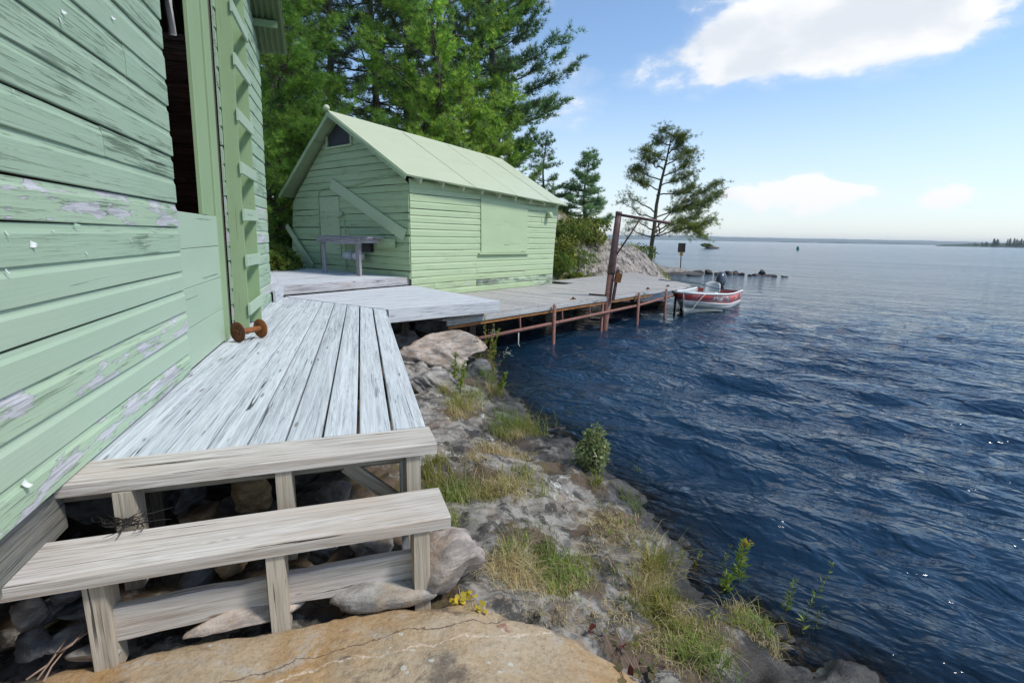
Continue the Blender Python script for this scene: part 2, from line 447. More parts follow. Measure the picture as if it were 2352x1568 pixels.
def mat_plain(name, col, rough=0.5, metal=0.0, var=0.15, scale=12.0, dirt=None, dirtk=0.0, spec=0.4, bumpk=0.0):
    m, t, b = newmat(name); v, r = ocoord(t)
    n = t.noise(v, scale, 5, 0.6)
    c = t.mix(n, tuple(x * (1 - var) for x in col), tuple(min(1, x * (1 + var)) for x in col))
    if dirt:
        n2 = t.noise(v, scale * 0.6, 7, 0.68)
        c = t.mix(t.math('MULTIPLY', t.step(n2, 0.48, 0.62), dirtk), c, dirt)
    t.link(c, b.inputs['Base Color']); nset(b, Roughness=rough, Metallic=metal); b.inputs['Specular IOR Level'].default_value = spec
    if bumpk: t.link(t.bump(t.noise(v, scale * 3, 5, 0.65), bumpk, 0.005), b.inputs['Normal'])
    return m
M_RUST = mat_plain('orange_rusty_steel', (0.22, 0.085, 0.035), 0.85, 0.0, 0.5, 22, (0.42, 0.16, 0.04), 0.5, 0.2, 0.4)
M_RUSTDARK = mat_plain('dark_rusty_plate', (0.10, 0.042, 0.022), 0.88, 0.0, 0.5, 26, (0.20, 0.075, 0.03), 0.6, 0.2, 0.4)
M_PIPE = mat_plain('pinkish_rusty_pipe', (0.235, 0.120, 0.098), 0.75, 0.0, 0.35, 16, (0.13, 0.055, 0.035), 0.6, 0.25, 0.25)
M_CRANE = mat_plain('maroon_primer_steel', (0.115, 0.060, 0.055), 0.62, 0.0, 0.35, 14, (0.23, 0.19, 0.17), 0.35, 0.3, 0.2)
M_ORANGE = mat_plain('orange_rust_angle_iron', (0.36, 0.165, 0.062), 0.85, 0.0, 0.4, 14, (0.14, 0.06, 0.03), 0.6, 0.2, 0.3)
M_RED = mat_plain('faded_red_boat_paint', (0.56, 0.072, 0.060), 0.34, 0.0, 0.14, 3, (0.55, 0.28, 0.28), 0.35, 0.5)
M_ALU = mat_plain('bare_grey_aluminium', (0.42, 0.44, 0.42), 0.42, 0.35, 0.15, 6, (0.30, 0.30, 0.26), 0.4, 0.5)
M_WHITE = mat_plain('off_white_paint', (0.74, 0.75, 0.74), 0.45, 0.0, 0.06, 8, (0.55, 0.55, 0.52), 0.2)
M_SEAT = mat_plain('pale_grey_vinyl', (0.56, 0.57, 0.55), 0.5, 0.0, 0.06, 8)
M_COWL = mat_plain('blue_grey_cowl_plastic', (0.050, 0.066, 0.086), 0.30, 0.0, 0.12, 6, spec=0.5)
M_BLACK = mat_plain('black_plastic', (0.018, 0.018, 0.02), 0.5)
M_TEAL = mat_plain('teal_sticker', (0.05, 0.42, 0.55), 0.4)
M_SIGN = mat_plain('dark_brown_sign_back', (0.055, 0.040, 0.034), 0.7)
M_YELLOW = mat_plain('ochre_plate', (0.42, 0.25, 0.06), 0.6)
M_BUOY = mat_plain('green_buoy_paint', (0.02, 0.16, 0.13), 0.5)
M_SCREEN = mat_plain('dark_insect_screen', (0.022, 0.025, 0.03), 0.6, 0.0, 0.2, 60)
M_LAMP = mat_plain('milky_lamp_shade', (0.50, 0.53, 0.56), 0.35)
M_CLOTH = mat_plain('grey_white_rag', (0.46, 0.44, 0.41), 0.95, 0.0, 0.15, 40, bumpk=0.4)
M_ROPE = mat_plain('pale_rope', (0.60, 0.56, 0.46), 0.9, 0.0, 0.2, 60)
M_CORD = mat_plain('dark_blue_cord', (0.03, 0.05, 0.09), 0.8)
M_WEED = mat_plain('black_dry_weed', (0.018, 0.015, 0.013), 0.8, 0.0, 0.5, 30)
M_TWIG = mat_plain('dry_pinkish_twig', (0.30, 0.21, 0.16), 0.85, 0.0, 0.3, 20)
M_SHADE = mat_plain('dark_underfloor_earth', (0.045, 0.035, 0.028), 0.95, 0.0, 0.4, 6, bumpk=0.5)
M_FLAKE = mat_plain('curled_paint_flake', (0.62, 0.66, 0.64), 0.6)
M_FLAKE_G = mat_plain('curled_green_flake', (0.34, 0.52, 0.37), 0.6)

# rock
def mat_rock(name, terrain=False, a=(0.30, 0.27, 0.24), b2=(0.17, 0.16, 0.15), lich=0.6, black=0.5, warm=(0.36, 0.26, 0.16)):
    m, t, b = newmat(name)
    if terrain:
        geo = t.n('ShaderNodeNewGeometry'); v = geo.outputs['Position']
    else:
        v, r = ocoord(t)
    n1 = t.noise(v, 1.1, 6, 0.6, 0.4); n2 = t.noise(v, 5.5, 7, 0.66, 0.3); n3 = t.noise(v, 42, 5, 0.7); n4 = t.noise(v, 170, 3, 0.6)
    vs = t.vmath('ADD', t.scale(v, 1.0, 3.2, 7.0), t.scale(t.noise(v, 2.0, 3, 0.5, 0, True), 0.7, 0.7, 0.7))
    band = t.noise(vs, 3.2, 6, 0.62)
    col = t.mix(t.step(n1, 0.36, 0.64), b2, a)
    col = t.mix(t.math('MULTIPLY', t.step(band, 0.42, 0.62), 0.55), col, tuple(min(1, x * 1.55) for x in a))
    col = t.mix(t.math('MULTIPLY', t.step(band, 0.50, 0.36), 0.5), col, tuple(x * 0.55 for x in b2))
    col = t.mix(t.math('MULTIPLY', t.step(n2, 0.50, 0.68), 0.5), col, warm)
    if terrain:
        at = t.n('ShaderNodeAttribute', attribute_name='slab'); slab = at.outputs['Fac']
        so_ = t.n('ShaderNodeAttribute', attribute_name='soil').outputs['Fac']
        sx = t.n('ShaderNodeSeparateXYZ'); t.link(v, sx.inputs[0])
        tan = t.mix(t.step(n1, 0.38, 0.62), (0.375, 0.235, 0.110), (0.400, 0.315, 0.215))
        tan = t.mix(t.math('MULTIPLY', t.step(n2, 0.46, 0.66), 0.55), tan, (0.40, 0.345, 0.265))
        gry = t.noise(v, 3.1, 7, 0.66, 0.5)
        tan = t.mix(t.math('MULTIPLY', t.step(gry, 0.55, 0.66), 0.65), tan, (0.40, 0.385, 0.355))
        tan = t.mix(t.math('MULTIPLY', t.step(n3, 0.50, 0.66), 0.45), tan, (0.20, 0.135, 0.075))
        tan = t.mix(t.math('MULTIPLY', t.step(n3, 0.47, 0.33), 0.35), tan, (0.52, 0.43, 0.31))
        drk = t.noise(t.vmath('ADD', v, (7.3, 2.2, 0)), 2.6, 8, 0.70, 0.3)
        tan = t.mix(t.math('MULTIPLY', t.step(drk, 0.555, 0.66), 0.80), tan, (0.085, 0.070, 0.058))
        redn = t.noise(t.vmath('ADD', v, (3.1, 9.2, 0)), 3.0, 5, 0.6, 0.2)
        tan = t.mix(t.math('MULTIPLY', t.step(redn, 0.665, 0.72), 0.75), tan, (0.190, 0.055, 0.045))
        # thin pale quartz vein crossing the slab, and a fracture beside it
        vein = t.math('ADD', t.math('SUBTRACT', sx.outputs[1], t.math('MULTIPLY', sx.outputs[0], 0.345)), t.math('MULTIPLY', t.math('SUBTRACT', t.noise(v, 2.2, 6, 0.65), 0.5), 0.30))
        vd = t.math('ABSOLUTE', t.math('SUBTRACT', vein, 1.99))
        tan = t.mix(t.math('MULTIPLY', t.step(vd, 0.008, 0.004), t.step(n3, 0.40, 0.55)), tan, (0.56, 0.46, 0.36))
        vd2 = t.math('ABSOLUTE', t.math('SUBTRACT', vein, 2.085))
        tan = t.mix(t.math('MULTIPLY', t.step(vd2, 0.006, 0.002), 0.8), tan, (0.09, 0.065, 0.05))
        hill = t.step(sx.outputs[1], 13.0, 16.0)
        pink = t.mix(t.step(n2, 0.40, 0.62), (0.15, 0.135, 0.122), (0.36, 0.32, 0.285))
        pink = t.mix(t.math('MULTIPLY', t.step(band, 0.40, 0.55), 0.4), pink, (0.42, 0.36, 0.31))
        ck = t.voro(t.vmath('ADD', t.scale(v, 1.0, 1.0, 2.2), t.scale(t.noise(v, 1.2, 3, 0.5, 0, True), 0.9, 0.9, 0.9)), 0.9, 'DISTANCE_TO_EDGE')
        pink = t.mix(t.math('MULTIPLY', t.step(ck, 0.05, 0.01), 0.35), pink, (0.035, 0.03, 0.025))
        col = t.mix(hill, col, pink)
        col = t.mix(slab, col, tan)
    # lichen: pale crusts with ragged edges, black crusts
    ln = t.noise(v, 4.2, 8, 0.72, 0.2); lmask = t.step(ln, 0.60, 0.63)
    lmask = t.math('MULTIPLY', lmask, t.step(n3, 0.34, 0.46))
    if terrain: lmask = t.math('MULTIPLY', lmask, t.math('SUBTRACT', 1.0, t.math('MULTIPLY', slab, 0.75)))
    col = t.mix(t.math('MULTIPLY', lmask, lich), col, (0.47, 0.50, 0.46))
    dots = t.voro(t.vmath('ADD', v, t.scale(t.noise(v, 30, 2, 0.5, 0, True), 0.03, 0.03, 0.03)), 13)
    dm = t.math('MULTIPLY', t.step(dots, 0.17, 0.12), t.step(t.noise(v, 1.9, 3, 0.5), 0.50, 0.62))
    col = t.mix(t.math('MULTIPLY', dm, lich * 0.85), col, (0.55, 0.57, 0.53))
    bn = t.noise(t.vmath('ADD', v, (11.0, 4.0, 3.0)), 3.4, 9, 0.74, 0.2)
    bk = t.math('MULTIPLY', t.step(bn, 0.50, 0.57), black)
    if terrain: bk = t.math('MULTIPLY', bk, t.math('SUBTRACT', 1.0, t.math('MULTIPLY', slab, 0.9)))
    col = t.mix(bk, col, (0.028, 0.027, 0.026))
    if terrain:
        sn = t.noise(v, 6.5, 8, 0.75, 0.5)
        sm = t.step(t.math('ADD', so_, t.math('MULTIPLY', t.math('SUBTRACT', sn, 0.5), 2.6)), 0.46, 0.62)
        soilc = t.mix(n3, (0.050, 0.032, 0.022), (0.155, 0.110, 0.075))
        soilc = t.mix(t.math('MULTIPLY', t.step(n2, 0.5, 0.62), 0.7), soilc, (0.085, 0.070, 0.020))
        col = t.mix(t.math('MULTIPLY', sm, 0.9), col, soilc)
        wet = t.step(t.math('ADD', sx.outputs[2], t.math('MULTIPLY', t.math('SUBTRACT', n2, 0.5), 0.16)), -0.90, -1.01)
        dkw = t.mix(0.82, col, (0.012, 0.012, 0.012))
        col = t.mix(wet, col, dkw)
        t.link(t.math('SUBTRACT', 0.9, t.math('MULTIPLY', wet, 0.45)), b.inputs['Roughness'])
    else:
        nset(b, Roughness=0.9)
    col = t.mix(t.math('MULTIPLY', t.step(n4, 0.55, 0.75), 0.35), col, t.mix(0.5, col, (0.03, 0.03, 0.03)))
    col = t.mix(t.math('MULTIPLY', t.step(n4, 0.45, 0.25), 0.30), col, t.mix(0.5, col, (0.62, 0.58, 0.52)))
    t.link(col, b.inputs['Base Color']); b.inputs['Specular IOR Level'].default_value = 0.25
    h = t.math('ADD', t.math('MULTIPLY', n3, 0.45), t.math('MULTIPLY', n2, 2.0))
    h = t.math('ADD', h, t.math('MULTIPLY', n4, 0.12)); h = t.math('ADD', h, t.math('MULTIPLY', band, 1.2))
    t.link(t.bump(h, 0.7, 0.016), b.inputs['Normal'])
    return m
M_GROUND = mat_rock('lichened_shore_rock', True, a=(0.245, 0.230, 0.205), b2=(0.105, 0.098, 0.090), lich=0.80, black=0.85, warm=(0.24, 0.17, 0.11))
M_ROCK_G = mat_rock('grey_boulder', a=(0.30, 0.285, 0.265), b2=(0.19, 0.18, 0.17), lich=0.25, black=0.25)
M_ROCK_P = mat_rock('pinkish_boulder', a=(0.38, 0.325, 0.285), b2=(0.27, 0.235, 0.21), lich=0.20, black=0.18, warm=(0.40, 0.27, 0.17))
M_ROCK_D = mat_rock('dark_slaty_stone', a=(0.15, 0.155, 0.16), b2=(0.075, 0.078, 0.082), lich=0.15, black=0.3, warm=(0.15, 0.11, 0.08))
M_ROCK_T = mat_rock('tan_stone', a=(0.33, 0.235, 0.13), b2=(0.21, 0.14, 0.075), lich=0.1, black=0.25, warm=(0.36, 0.20, 0.08))
M_ROCK_W = mat_rock('dark_lake_stone', a=(0.105, 0.088, 0.078), b2=(0.05, 0.044, 0.040), lich=0.1, black=0.2, warm=(0.12, 0.09, 0.07))

def mat_leaf(name, trans=0.35, rough=0.6):
    m, t, b = newmat(name)
    at = t.n('ShaderNodeAttribute', attribute_name='Col')
    t.link(at.outputs['Color'], b.inputs['Base Color']); nset(b, Roughness=rough); b.inputs['Specular IOR Level'].default_value = 0.25
    tr = t.n('ShaderNodeBsdfTranslucent')
    t.link(t.mix(1.0, at.outputs['Color'], (1.25, 1.25, 0.65), 'MULTIPLY'), tr.inputs[0])
    mx = t.n('ShaderNodeMixShader'); mx.inputs[0].default_value = trans
    t.link(b.outputs[0], mx.inputs[1]); t.link(tr.outputs[0], mx.inputs[2])
    out = [n for n in m.node_tree.nodes if n.type == 'OUTPUT_MATERIAL'][0]
    t.link(mx.outputs[0], out.inputs[0])
    return m
M_LEAF = mat_leaf('leaf_green', 0.35)
M_NEEDLE = mat_leaf('pine_needles', 0.48)
M_GRASS = mat_leaf('grass_blades', 0.35)
M_BARK = mat_plain('grey_brown_bark', (0.105, 0.088, 0.075), 0.95, 0.0, 0.45, 9, (0.04, 0.033, 0.03), 0.7, 0.15, 0.9)
M_BARK2 = mat_plain('mossy_jack_pine_bark', (0.105, 0.095, 0.062), 0.95, 0.0, 0.45, 9, (0.05, 0.055, 0.03), 0.6, 0.15, 0.9)
M_ORBARK = mat_plain('orange_scraped_bark', (0.48, 0.20, 0.08), 0.9, 0.0, 0.25, 9)
M_FARWOOD = mat_plain('far_wooded_slope', (0.035, 0.060, 0.030), 0.95, 0.0, 0.5, 0.02)

def mat_water():
    m, t, b = newmat('lake_water')
    geo = t.n('ShaderNodeNewGeometry'); v = geo.outputs['Position']
    dp = t.n('ShaderNodeAttribute', attribute_name='depth').outputs['Fac']
    nset(b, IOR=1.33)
    far_ = t.vmath('LENGTH', t.scale(v, 1.0, 1.0, 0.0))
    t.link(t.step(far_, 9.0, 70.0, 0.075, 0.16), b.inputs['Roughness'])      # sheltered by the shore, ruffled further out
    b.inputs['Specular IOR Level'].default_value = 0.5
    rot = t.n('ShaderNodeVectorRotate', rotation_type='Z_AXIS'); t.link(v, rot.inputs['Vector']); rot.inputs['Angle'].default_value = RAD(39.0)
    w = rot.outputs[0]
    n1 = t.noise(t.scale(w, 1.0, 1.9, 1.0), 3.0, 2, 0.5, 0.5)
    n2 = t.noise(t.scale(w, 1.0, 1.6, 1.0), 8.5, 2, 0.5, 0.6)
    n3 = t.noise(t.scale(w, 0.5, 1.2, 1.0), 0.75, 3, 0.5, 0.3)
    n4 = t.noise(t.scale(w, 0.4, 1.0, 1.0), 0.06, 5, 0.60, 0.2)
    n5 = t.noise(t.scale(w, 0.4, 1.0, 1.0), 0.009, 5, 0.60, 0.2)
    h = t.math('ADD', t.math('MULTIPLY', n1, 0.150), t.math('MULTIPLY', n2, 0.026))
    h = t.math('ADD', h, t.math('MULTIPLY', n3, 0.24))
    h = t.math('ADD', h, t.math('MULTIPLY', n4, 1.3))
    h = t.math('ADD', h, t.math('MULTIPLY', n5, 5.0))
    nd = t.n('ShaderNodeBump'); t.link(h, nd.inputs['Height']); nset(nd, Strength=1.0, Distance=0.62)
    t.link(nd.outputs[0], b.inputs['Normal'])
    b.inputs['Base Color'].default_value = (0.009, 0.032, 0.066, 1)
    tp = t.n('ShaderNodeBsdfTransparent'); tp.inputs[0].default_value = (0.62, 0.55, 0.40, 1)
    gl = t.n('ShaderNodeFresnel'); gl.inputs['IOR'].default_value = 1.33; t.link(nd.outputs[0], gl.inputs['Normal'])
    cl = t.math('POWER', 2.71828, t.math('MULTIPLY', dp, -4.2))
    fac = t.math('MULTIPLY', t.math('SUBTRACT', 1.0, gl.outputs[0]), cl)
    mx = t.n('ShaderNodeMixShader'); t.link(fac, mx.inputs[0]); t.link(b.outputs[0], mx.inputs[1]); t.link(tp.outputs[0], mx.inputs[2])
    out = [n for n in m.node_tree.nodes if n.type == 'OUTPUT_MATERIAL'][0]
    t.link(mx.outputs[0], out.inputs[0])
    return m
M_WATER = mat_water()
# ------------------------------------------------------------------ terrain height
ZW = -1.12                                  # lake level (deck top is 0)
Z_DOCK, Z_MID, Z_UP = -0.27, 0.008, 0.19
_rs = np.random.RandomState(3)
_TAB = _rs.rand(256, 256)
def vnoise(x, y):
    x = np.asarray(x, float); y = np.asarray(y, float)
    xi = np.floor(x).astype(int); yi = np.floor(y).astype(int); fx = x - xi; fy = y - yi
    fx = fx * fx * fx * (fx * (fx * 6 - 15) + 10); fy = fy * fy * fy * (fy * (fy * 6 - 15) + 10)
    a = _TAB[xi & 255, yi & 255]; b = _TAB[(xi + 1) & 255, yi & 255]; c = _TAB[xi & 255, (yi + 1) & 255]; d = _TAB[(xi + 1) & 255, (yi + 1) & 255]
    return (a * (1 - fx) + b * fx) * (1 - fy) + (c * (1 - fx) + d * fx) * fy - 0.5
def fbm(x, y, o=5, g=0.5):
    s = 0; a = 1.0
    for i in range(o):
        s = s + a * vnoise(x + 17.3 * i, y - 9.1 * i); x = x * 2.03; y = y * 2.03; a *= g
    return s
def gp(x, y, z): p = G(x, y, z); return (p.x, p.y, z)
def dp(x, y, Y): p = DP(x, y, Y); return (p.x, p.y, p.z)
SHORE = [(1130, 800), (1150, 840), (1185, 900), (1290, 1000), (1420, 1080), (1530, 1165), (1650, 1300), (1800, 1425), (1950, 1515), (2050, 1575)]
CP = [(0, 0, -.64), (-1, .3, -.63), (1.3, .2, -.76), (-1.9, 1.3, -.66), (-1.2, 1.9, -.66), (-.5, 2.05, -.65), (.2, 1.7, -.65), (.8, 1.5, -.74), (0, -3, -.7), (-3, -3, -.7), (2.2, -3, -1.12), (4.5, -3, -2.4),
      (-1.2, 2.7, -.76), (-.55, 2.8, -.74), (-1.9, 2.3, -.78), (-1.6, 4, -.85), (-2.4, 6, -.85), (-1.0, 4.2, -.80), (-1.35, 6.2, -.80), (-3.2, 3.2, -.8), (-5, 5, -.6),
      gp(1100, 1180, -.70), gp(1240, 1230, -.77), gp(1340, 1150, -.86), gp(1200, 1080, -.80), gp(1100, 1050, -.78), gp(1300, 1340, -.77), gp(1450, 1400, -.87), gp(1600, 1500, -.95), gp(1500, 1250, -.93), gp(1400, 1240, -.86),
      gp(1050, 930, -.80), gp(1130, 970, -.88), gp(1200, 1000, -.93), gp(1010, 880, -.82), gp(1090, 860, -.92), gp(1380, 1300, -.83), gp(1550, 1400, -.93), gp(1700, 1500, -.99),
      (-1.9, 8.3, -.85), (-1.2, 8.4, -.90), (-.6, 8.8, -1.0), (-1.4, 9.6, -1.05), (-2.6, 9.4, -.85), (-1.2, 10.4, -1.25), (-2.6, 11.2, -.9), (-4.2, 10, -.45),
      (-3, 12.8, -.7), (-.5, 13.6, -1.25), (.6, 15.2, -1.2), (-5, 14.5, -.15), (-3, 15.5, -.2), (-1, 16.5, -.1), (-7, 13.5, -.05), (-8, 10, -.1), (-6.5, 8, -.3), (-8, 4, -.3), (-12, 15, .5), (-14, 5, .3), (-10, 22, 1.4), (-5, 20, 1.0), (-1, 19.5, .9),
      (1.55, 17.2, -.65), (1.0, 18.5, .1), (2.3, 18.6, -1.1), dp(1290, 560, 20), dp(1300, 507, 22), dp(1340, 520, 23.5), dp(1372, 542, 25), dp(1340, 590, 21.5), dp(1420, 578, 27.5), dp(1455, 602, 30.5), dp(1475, 606, 33.5), dp(1490, 600, 37), dp(1512, 614, 34.5), dp(1525, 609, 36), dp(1545, 622, 34.2), dp(1563, 612, 36), dp(1400, 600, 25.5), dp(1440, 618, 29),
      (3.6, 21, -1.15), (4.6, 25.5, -1.15), gp(1402, 640, ZW), gp(1500, 633, ZW), gp(1560, 632, ZW), gp(1592, 631, ZW), (13.6, 36.5, ZW - .05), (12.8, 38.5, -1.3), (10.5, 41, -1.3), (7.5, 42, -1.3), (4.5, 44, -1.4), (1, 48, -1.3), (-6, 50, -1.2),
      (2, 32, 2.0), (-2, 28, 2.4), (-8, 34, 2.6), (2.5, 38, .8), (-16, 28, 2.5), (-25, 40, 2), (-30, 20, 2), (-30, 0, 1), (-12, -4, .3), (-6, -3, -.4),
      (5, 15, -3.0), (3, 11, -2.6), (2.3, 8, -2.2), (8, 24, -2.8), (12, 30, -2.6), (16, 34, -2.0), (20, 20, -3.5), (20, 5, -3.5), (20, 40, -3.2), (20, 55, -3.5), (8, 50, -2.8), (8, 8, -3.2), (5, 3, -2.6), (0, 60, -3), (-30, 60, -1.5), (6, -5, -3), (20, -5, -3.5)]
for _x, _y in SHORE:
    p = G(_x, _y, ZW); CP.append((p.x, p.y, ZW))
for _x, _y in SHORE[2:]:
    p = G(_x, _y, ZW); CP.append((p.x + .55, p.y + .35, ZW - .30)); CP.append((p.x + 1.4, p.y + 1.0, ZW - .75))
CP = np.array(CP, float)
def _phi(r2): return 0.5 * r2 * np.log(r2 + 1e-9)
_n = len(CP); _d2 = ((CP[:, None, :2] - CP[None, :, :2]) ** 2).sum(-1)
_A = np.zeros((_n + 3, _n + 3)); _A[:_n, :_n] = _phi(_d2) + np.eye(_n) * 0.02
_A[:_n, _n] = 1; _A[:_n, _n + 1:] = CP[:, :2]; _A[_n:, :_n] = _A[:_n, _n:].T
_w = np.linalg.solve(_A, np.concatenate([CP[:, 2], [0, 0, 0]]))
SLAB_PX = [(-700, 1800), (-200, 1600), (60, 1540), (240, 1500), (480, 1462), (700, 1425), (850, 1396), (980, 1384), (1100, 1392), (1250, 1418), (1400, 1465), (1500, 1515), (1600, 1585), (1700, 1700), (1750, 2000)]
SLAB = np.array([(G(x, y, -.645).x, G(x, y, -.645).y) for x, y in SLAB_PX])
def slab_mask(x, y):
    """signed distance-ish to the slab's far edge (the edge is a curve y(x))"""
    o = np.argsort(SLAB[:, 0]); ye = np.interp(x, SLAB[o, 0], SLAB[o, 1])
    e = ye + 0.05 * fbm(x * 3.1 + 5, y * 3.1, 3)
    return np.clip((e - y) / 0.05 * 0.5 + 0.5, 0, 1)
def tz(x, y):
    x = np.asarray(x, float).ravel(); y = np.asarray(y, float).ravel(); out = np.empty_like(x)
    for i in range(0, len(x), 20000):
        xs, ys = x[i:i + 20000], y[i:i + 20000]
        d2 = (xs[:, None] - CP[None, :, 0]) ** 2 + (ys[:, None] - CP[None, :, 1]) ** 2
        out[i:i + 20000] = _phi(d2) @ _w[:_n] + _w[_n] + _w[_n + 1] * xs + _w[_n + 2] * ys
    far = np.clip((y - 13) / 8, 0, 1)
    sm = slab_mask(x, y) * (y < 3.2)
    near = (1 - far)
    # strata ledges running along the shore on the near rock
    u = x * 0.86 + y * 0.5; v = -x * 0.5 + y * 0.86
    led = np.abs(fbm(u * 0.7 + 3, v * 2.4, 4))
    crk = np.abs(fbm(x * 1.7 + 11, y * 1.7 + 5, 4)); crk2 = np.abs(fbm(u * 2.2 + 31, v * 5.5, 3))
    nz = near * (1 - 0.85 * sm) * (0.11 * fbm(x * 1.3, y * 1.3, 5, .55) - 0.15 * led + 0.06 * fbm(x * 5, y * 5, 4, .6) - 0.05 * np.clip(1 - crk / .035, 0, 1) - 0.025 * np.clip(1 - crk2 / .05, 0, 1))
    nz += near * sm * (0.045 + 0.03 * fbm(x * 1.1 + 9, y * 1.1, 4) + 0.008 * fbm(x * 9, y * 9, 3))
    # rocky hill: blocky steps
    hn = fbm(x * 0.45, y * 0.45, 5, .55)
    blk = np.floor((fbm(x * 0.5 + 4, y * 0.8, 3) + 0.6) * 6) / 6 - 0.6
    nz += far * (0.22 * hn + 0.20 * blk - .10) * np.clip((out + 1.4) / 0.8, 0, 1)
    return out + nz
def tz1(x, y): return float(tz([x], [y])[0])
def onground(px, py, z0=-0.8):
    z = z0
    for _ in range(10):
        p = G(px, py, z); z = 0.5 * z + 0.5 * tz1(p.x, p.y)
    p = G(px, py, z); return Vector((p.x, p.y, tz1(p.x, p.y)))

def graded(lo, hi, c, d0, k):
    a = [c]
    while a[-1] < hi: a.append(a[-1] + d0 + k * max(0, a[-1] - c - 2.0))
    b = [c]
    while b[-1] > lo: b.append(b[-1] - d0 - k * max(0, c - b[-1] - 2.0))
    return np.array(sorted(set(b + a)))
gx = graded(-34, 22, 0.2, 0.030, 0.035); gy = graded(-5, 62, 2.6, 0.030, 0.022)
GX, GY = np.meshgrid(gx, gy)
fx, fy = GX.ravel(), GY.ravel()
GZ = tz(fx, fy)
# places where turf and dead needles lie on the rock
SOIL_PX = [(1020, 1130, .28), (1120, 1120, .26), (1060, 940, .25), (1180, 985, .25), (1120, 1035, .22), (1250, 1290, .20), (1330, 1340, .20), (1180, 1270, .17), (1380, 1210, .22), (1500, 1330, .20), (1540, 1420, .18), (1450, 1480, .15),
           (1440, 1170, .25), (1560, 1290, .2), (1650, 1400, .15), (1750, 1460, .15), (1020, 1420, .12), (900, 1410, .10), (1600, 1520, .15), (1350, 1080, .2), (1090, 860, .3), (1270, 1050, .2)]
soil = np.zeros_like(fx)
for px, py, r in SOIL_PX:
    p = G(px, py, -.82); soil = np.maximum(soil, np.exp(-((fx - p.x) ** 2 + (fy - p.y) ** 2) / (r * r)))
soil = np.maximum(soil, np.clip((fy - 12) / 3, 0, 1) * np.clip((-fx - 1.5) / 2, 0, 1))
soil = np.maximum(soil, 0.55 * np.exp(-((fx - 1.9) ** 2 + (fy - 19.5) ** 2) / 4.0))
under = np.exp(-(np.clip(fx + 0.30 * (fy - 2.6) + .42, 0, 9) / .05) ** 2) * (fy > 2.2) * (fy < 9)
soil = np.maximum(soil, 0.8 * under)
sl = slab_mask(fx, fy) * (fy < 3.2)
soil *= (1 - sl)
nx, ny = len(gx), len(gy)
ii = (np.arange(ny - 1)[:, None] * nx + np.arange(nx - 1)[None, :]).ravel()
quads = np.stack([ii, ii + 1, ii + nx + 1, ii + nx], 1)
ground = obj('rocky_shore', npmesh('rocky_shore', np.stack([fx, fy, GZ], 1), quads, M_GROUND, True, attrs={'slab': sl, 'soil': soil}))
tag(ground, kind='structure')

# ------------------------------------------------------------------ lake
def sinhgrid(lo, hi, c, a, k):
    u0, u1 = math.asinh((lo - c) / a), math.asinh((hi - c) / a)
    n = int((u1 - u0) / k)
    return c + a * np.sinh(np.linspace(u0, u1, n))
wx = sinhgrid(-14000, 14000, 3.0, 2.2, 0.030); wy = sinhgrid(-300, 16000, 3.5, 2.2, 0.026)
WX, WY = np.meshgrid(wx, wy); ax, ay = WX.ravel(), WY.ravel()
dxs = np.gradient(wx); dys = np.gradient(wy)
cell = np.maximum(np.meshgrid(dxs, dys)[0], np.meshgrid(dxs, dys)[1]).ravel()
wz = np.zeros_like(ax); rw = np.random.RandomState(11)
shelter = 1.0 - 0.72 * np.exp(-(((ax + 0.5) / 3.2) ** 2 + ((ay - 12.5) / 4.5) ** 2))
for i in range(64):
    lam = 0.30 * (1.7 / 0.30) ** rw.rand(); th = math.atan2(.77, .63) + rw.randn() * 0.42
    kx, ky = math.cos(th) * 2 * math.pi / lam, math.sin(th) * 2 * math.pi / lam
    amp = 0.0060 * lam ** 0.95 * (0.6 + 0.8 * rw.rand())
    fade = np.clip((lam - 2.5 * cell) / (2.5 * cell + 1e-6), 0, 1)
    ph = kx * ax + ky * ay + rw.rand() * 6.28 + 1.2 * vnoise(ax * 0.25 + i, ay * 0.25)
    s = np.sin(ph); wz += amp * fade * (s + 0.22 * np.cos(2 * ph))
wz *= shelter * (0.75 + 0.9 * (vnoise(ax * 0.22 + 40, ay * 0.22) + 0.5) * 0.7)
inreg = (ax > -33) & (ax < 21) & (ay > -4.5) & (ay < 61)
dep = np.full_like(ax, 8.0)
dep[inreg] = np.maximum(0, ZW - tz(ax[inreg], ay[inreg]))
wz *= np.clip(dep * 3.0 + 0.15, 0, 1)
nwx, nwy = len(wx), len(wy)
ii = (np.arange(nwy - 1)[:, None] * nwx + np.arange(nwx - 1)[None, :]).ravel()
quads = np.stack([ii, ii + 1, ii + nwx + 1, ii + nwx], 1)
# no sheet under dry land
dry = inreg & (tz(ax, ay) > ZW + 0.6) if False else np.zeros_like(inreg)
lake = obj('lake', npmesh('lake', np.stack([ax, ay, ZW + wz], 1), quads, M_WATER, True, attrs={'depth': dep}))
tag(lake, kind='structure')

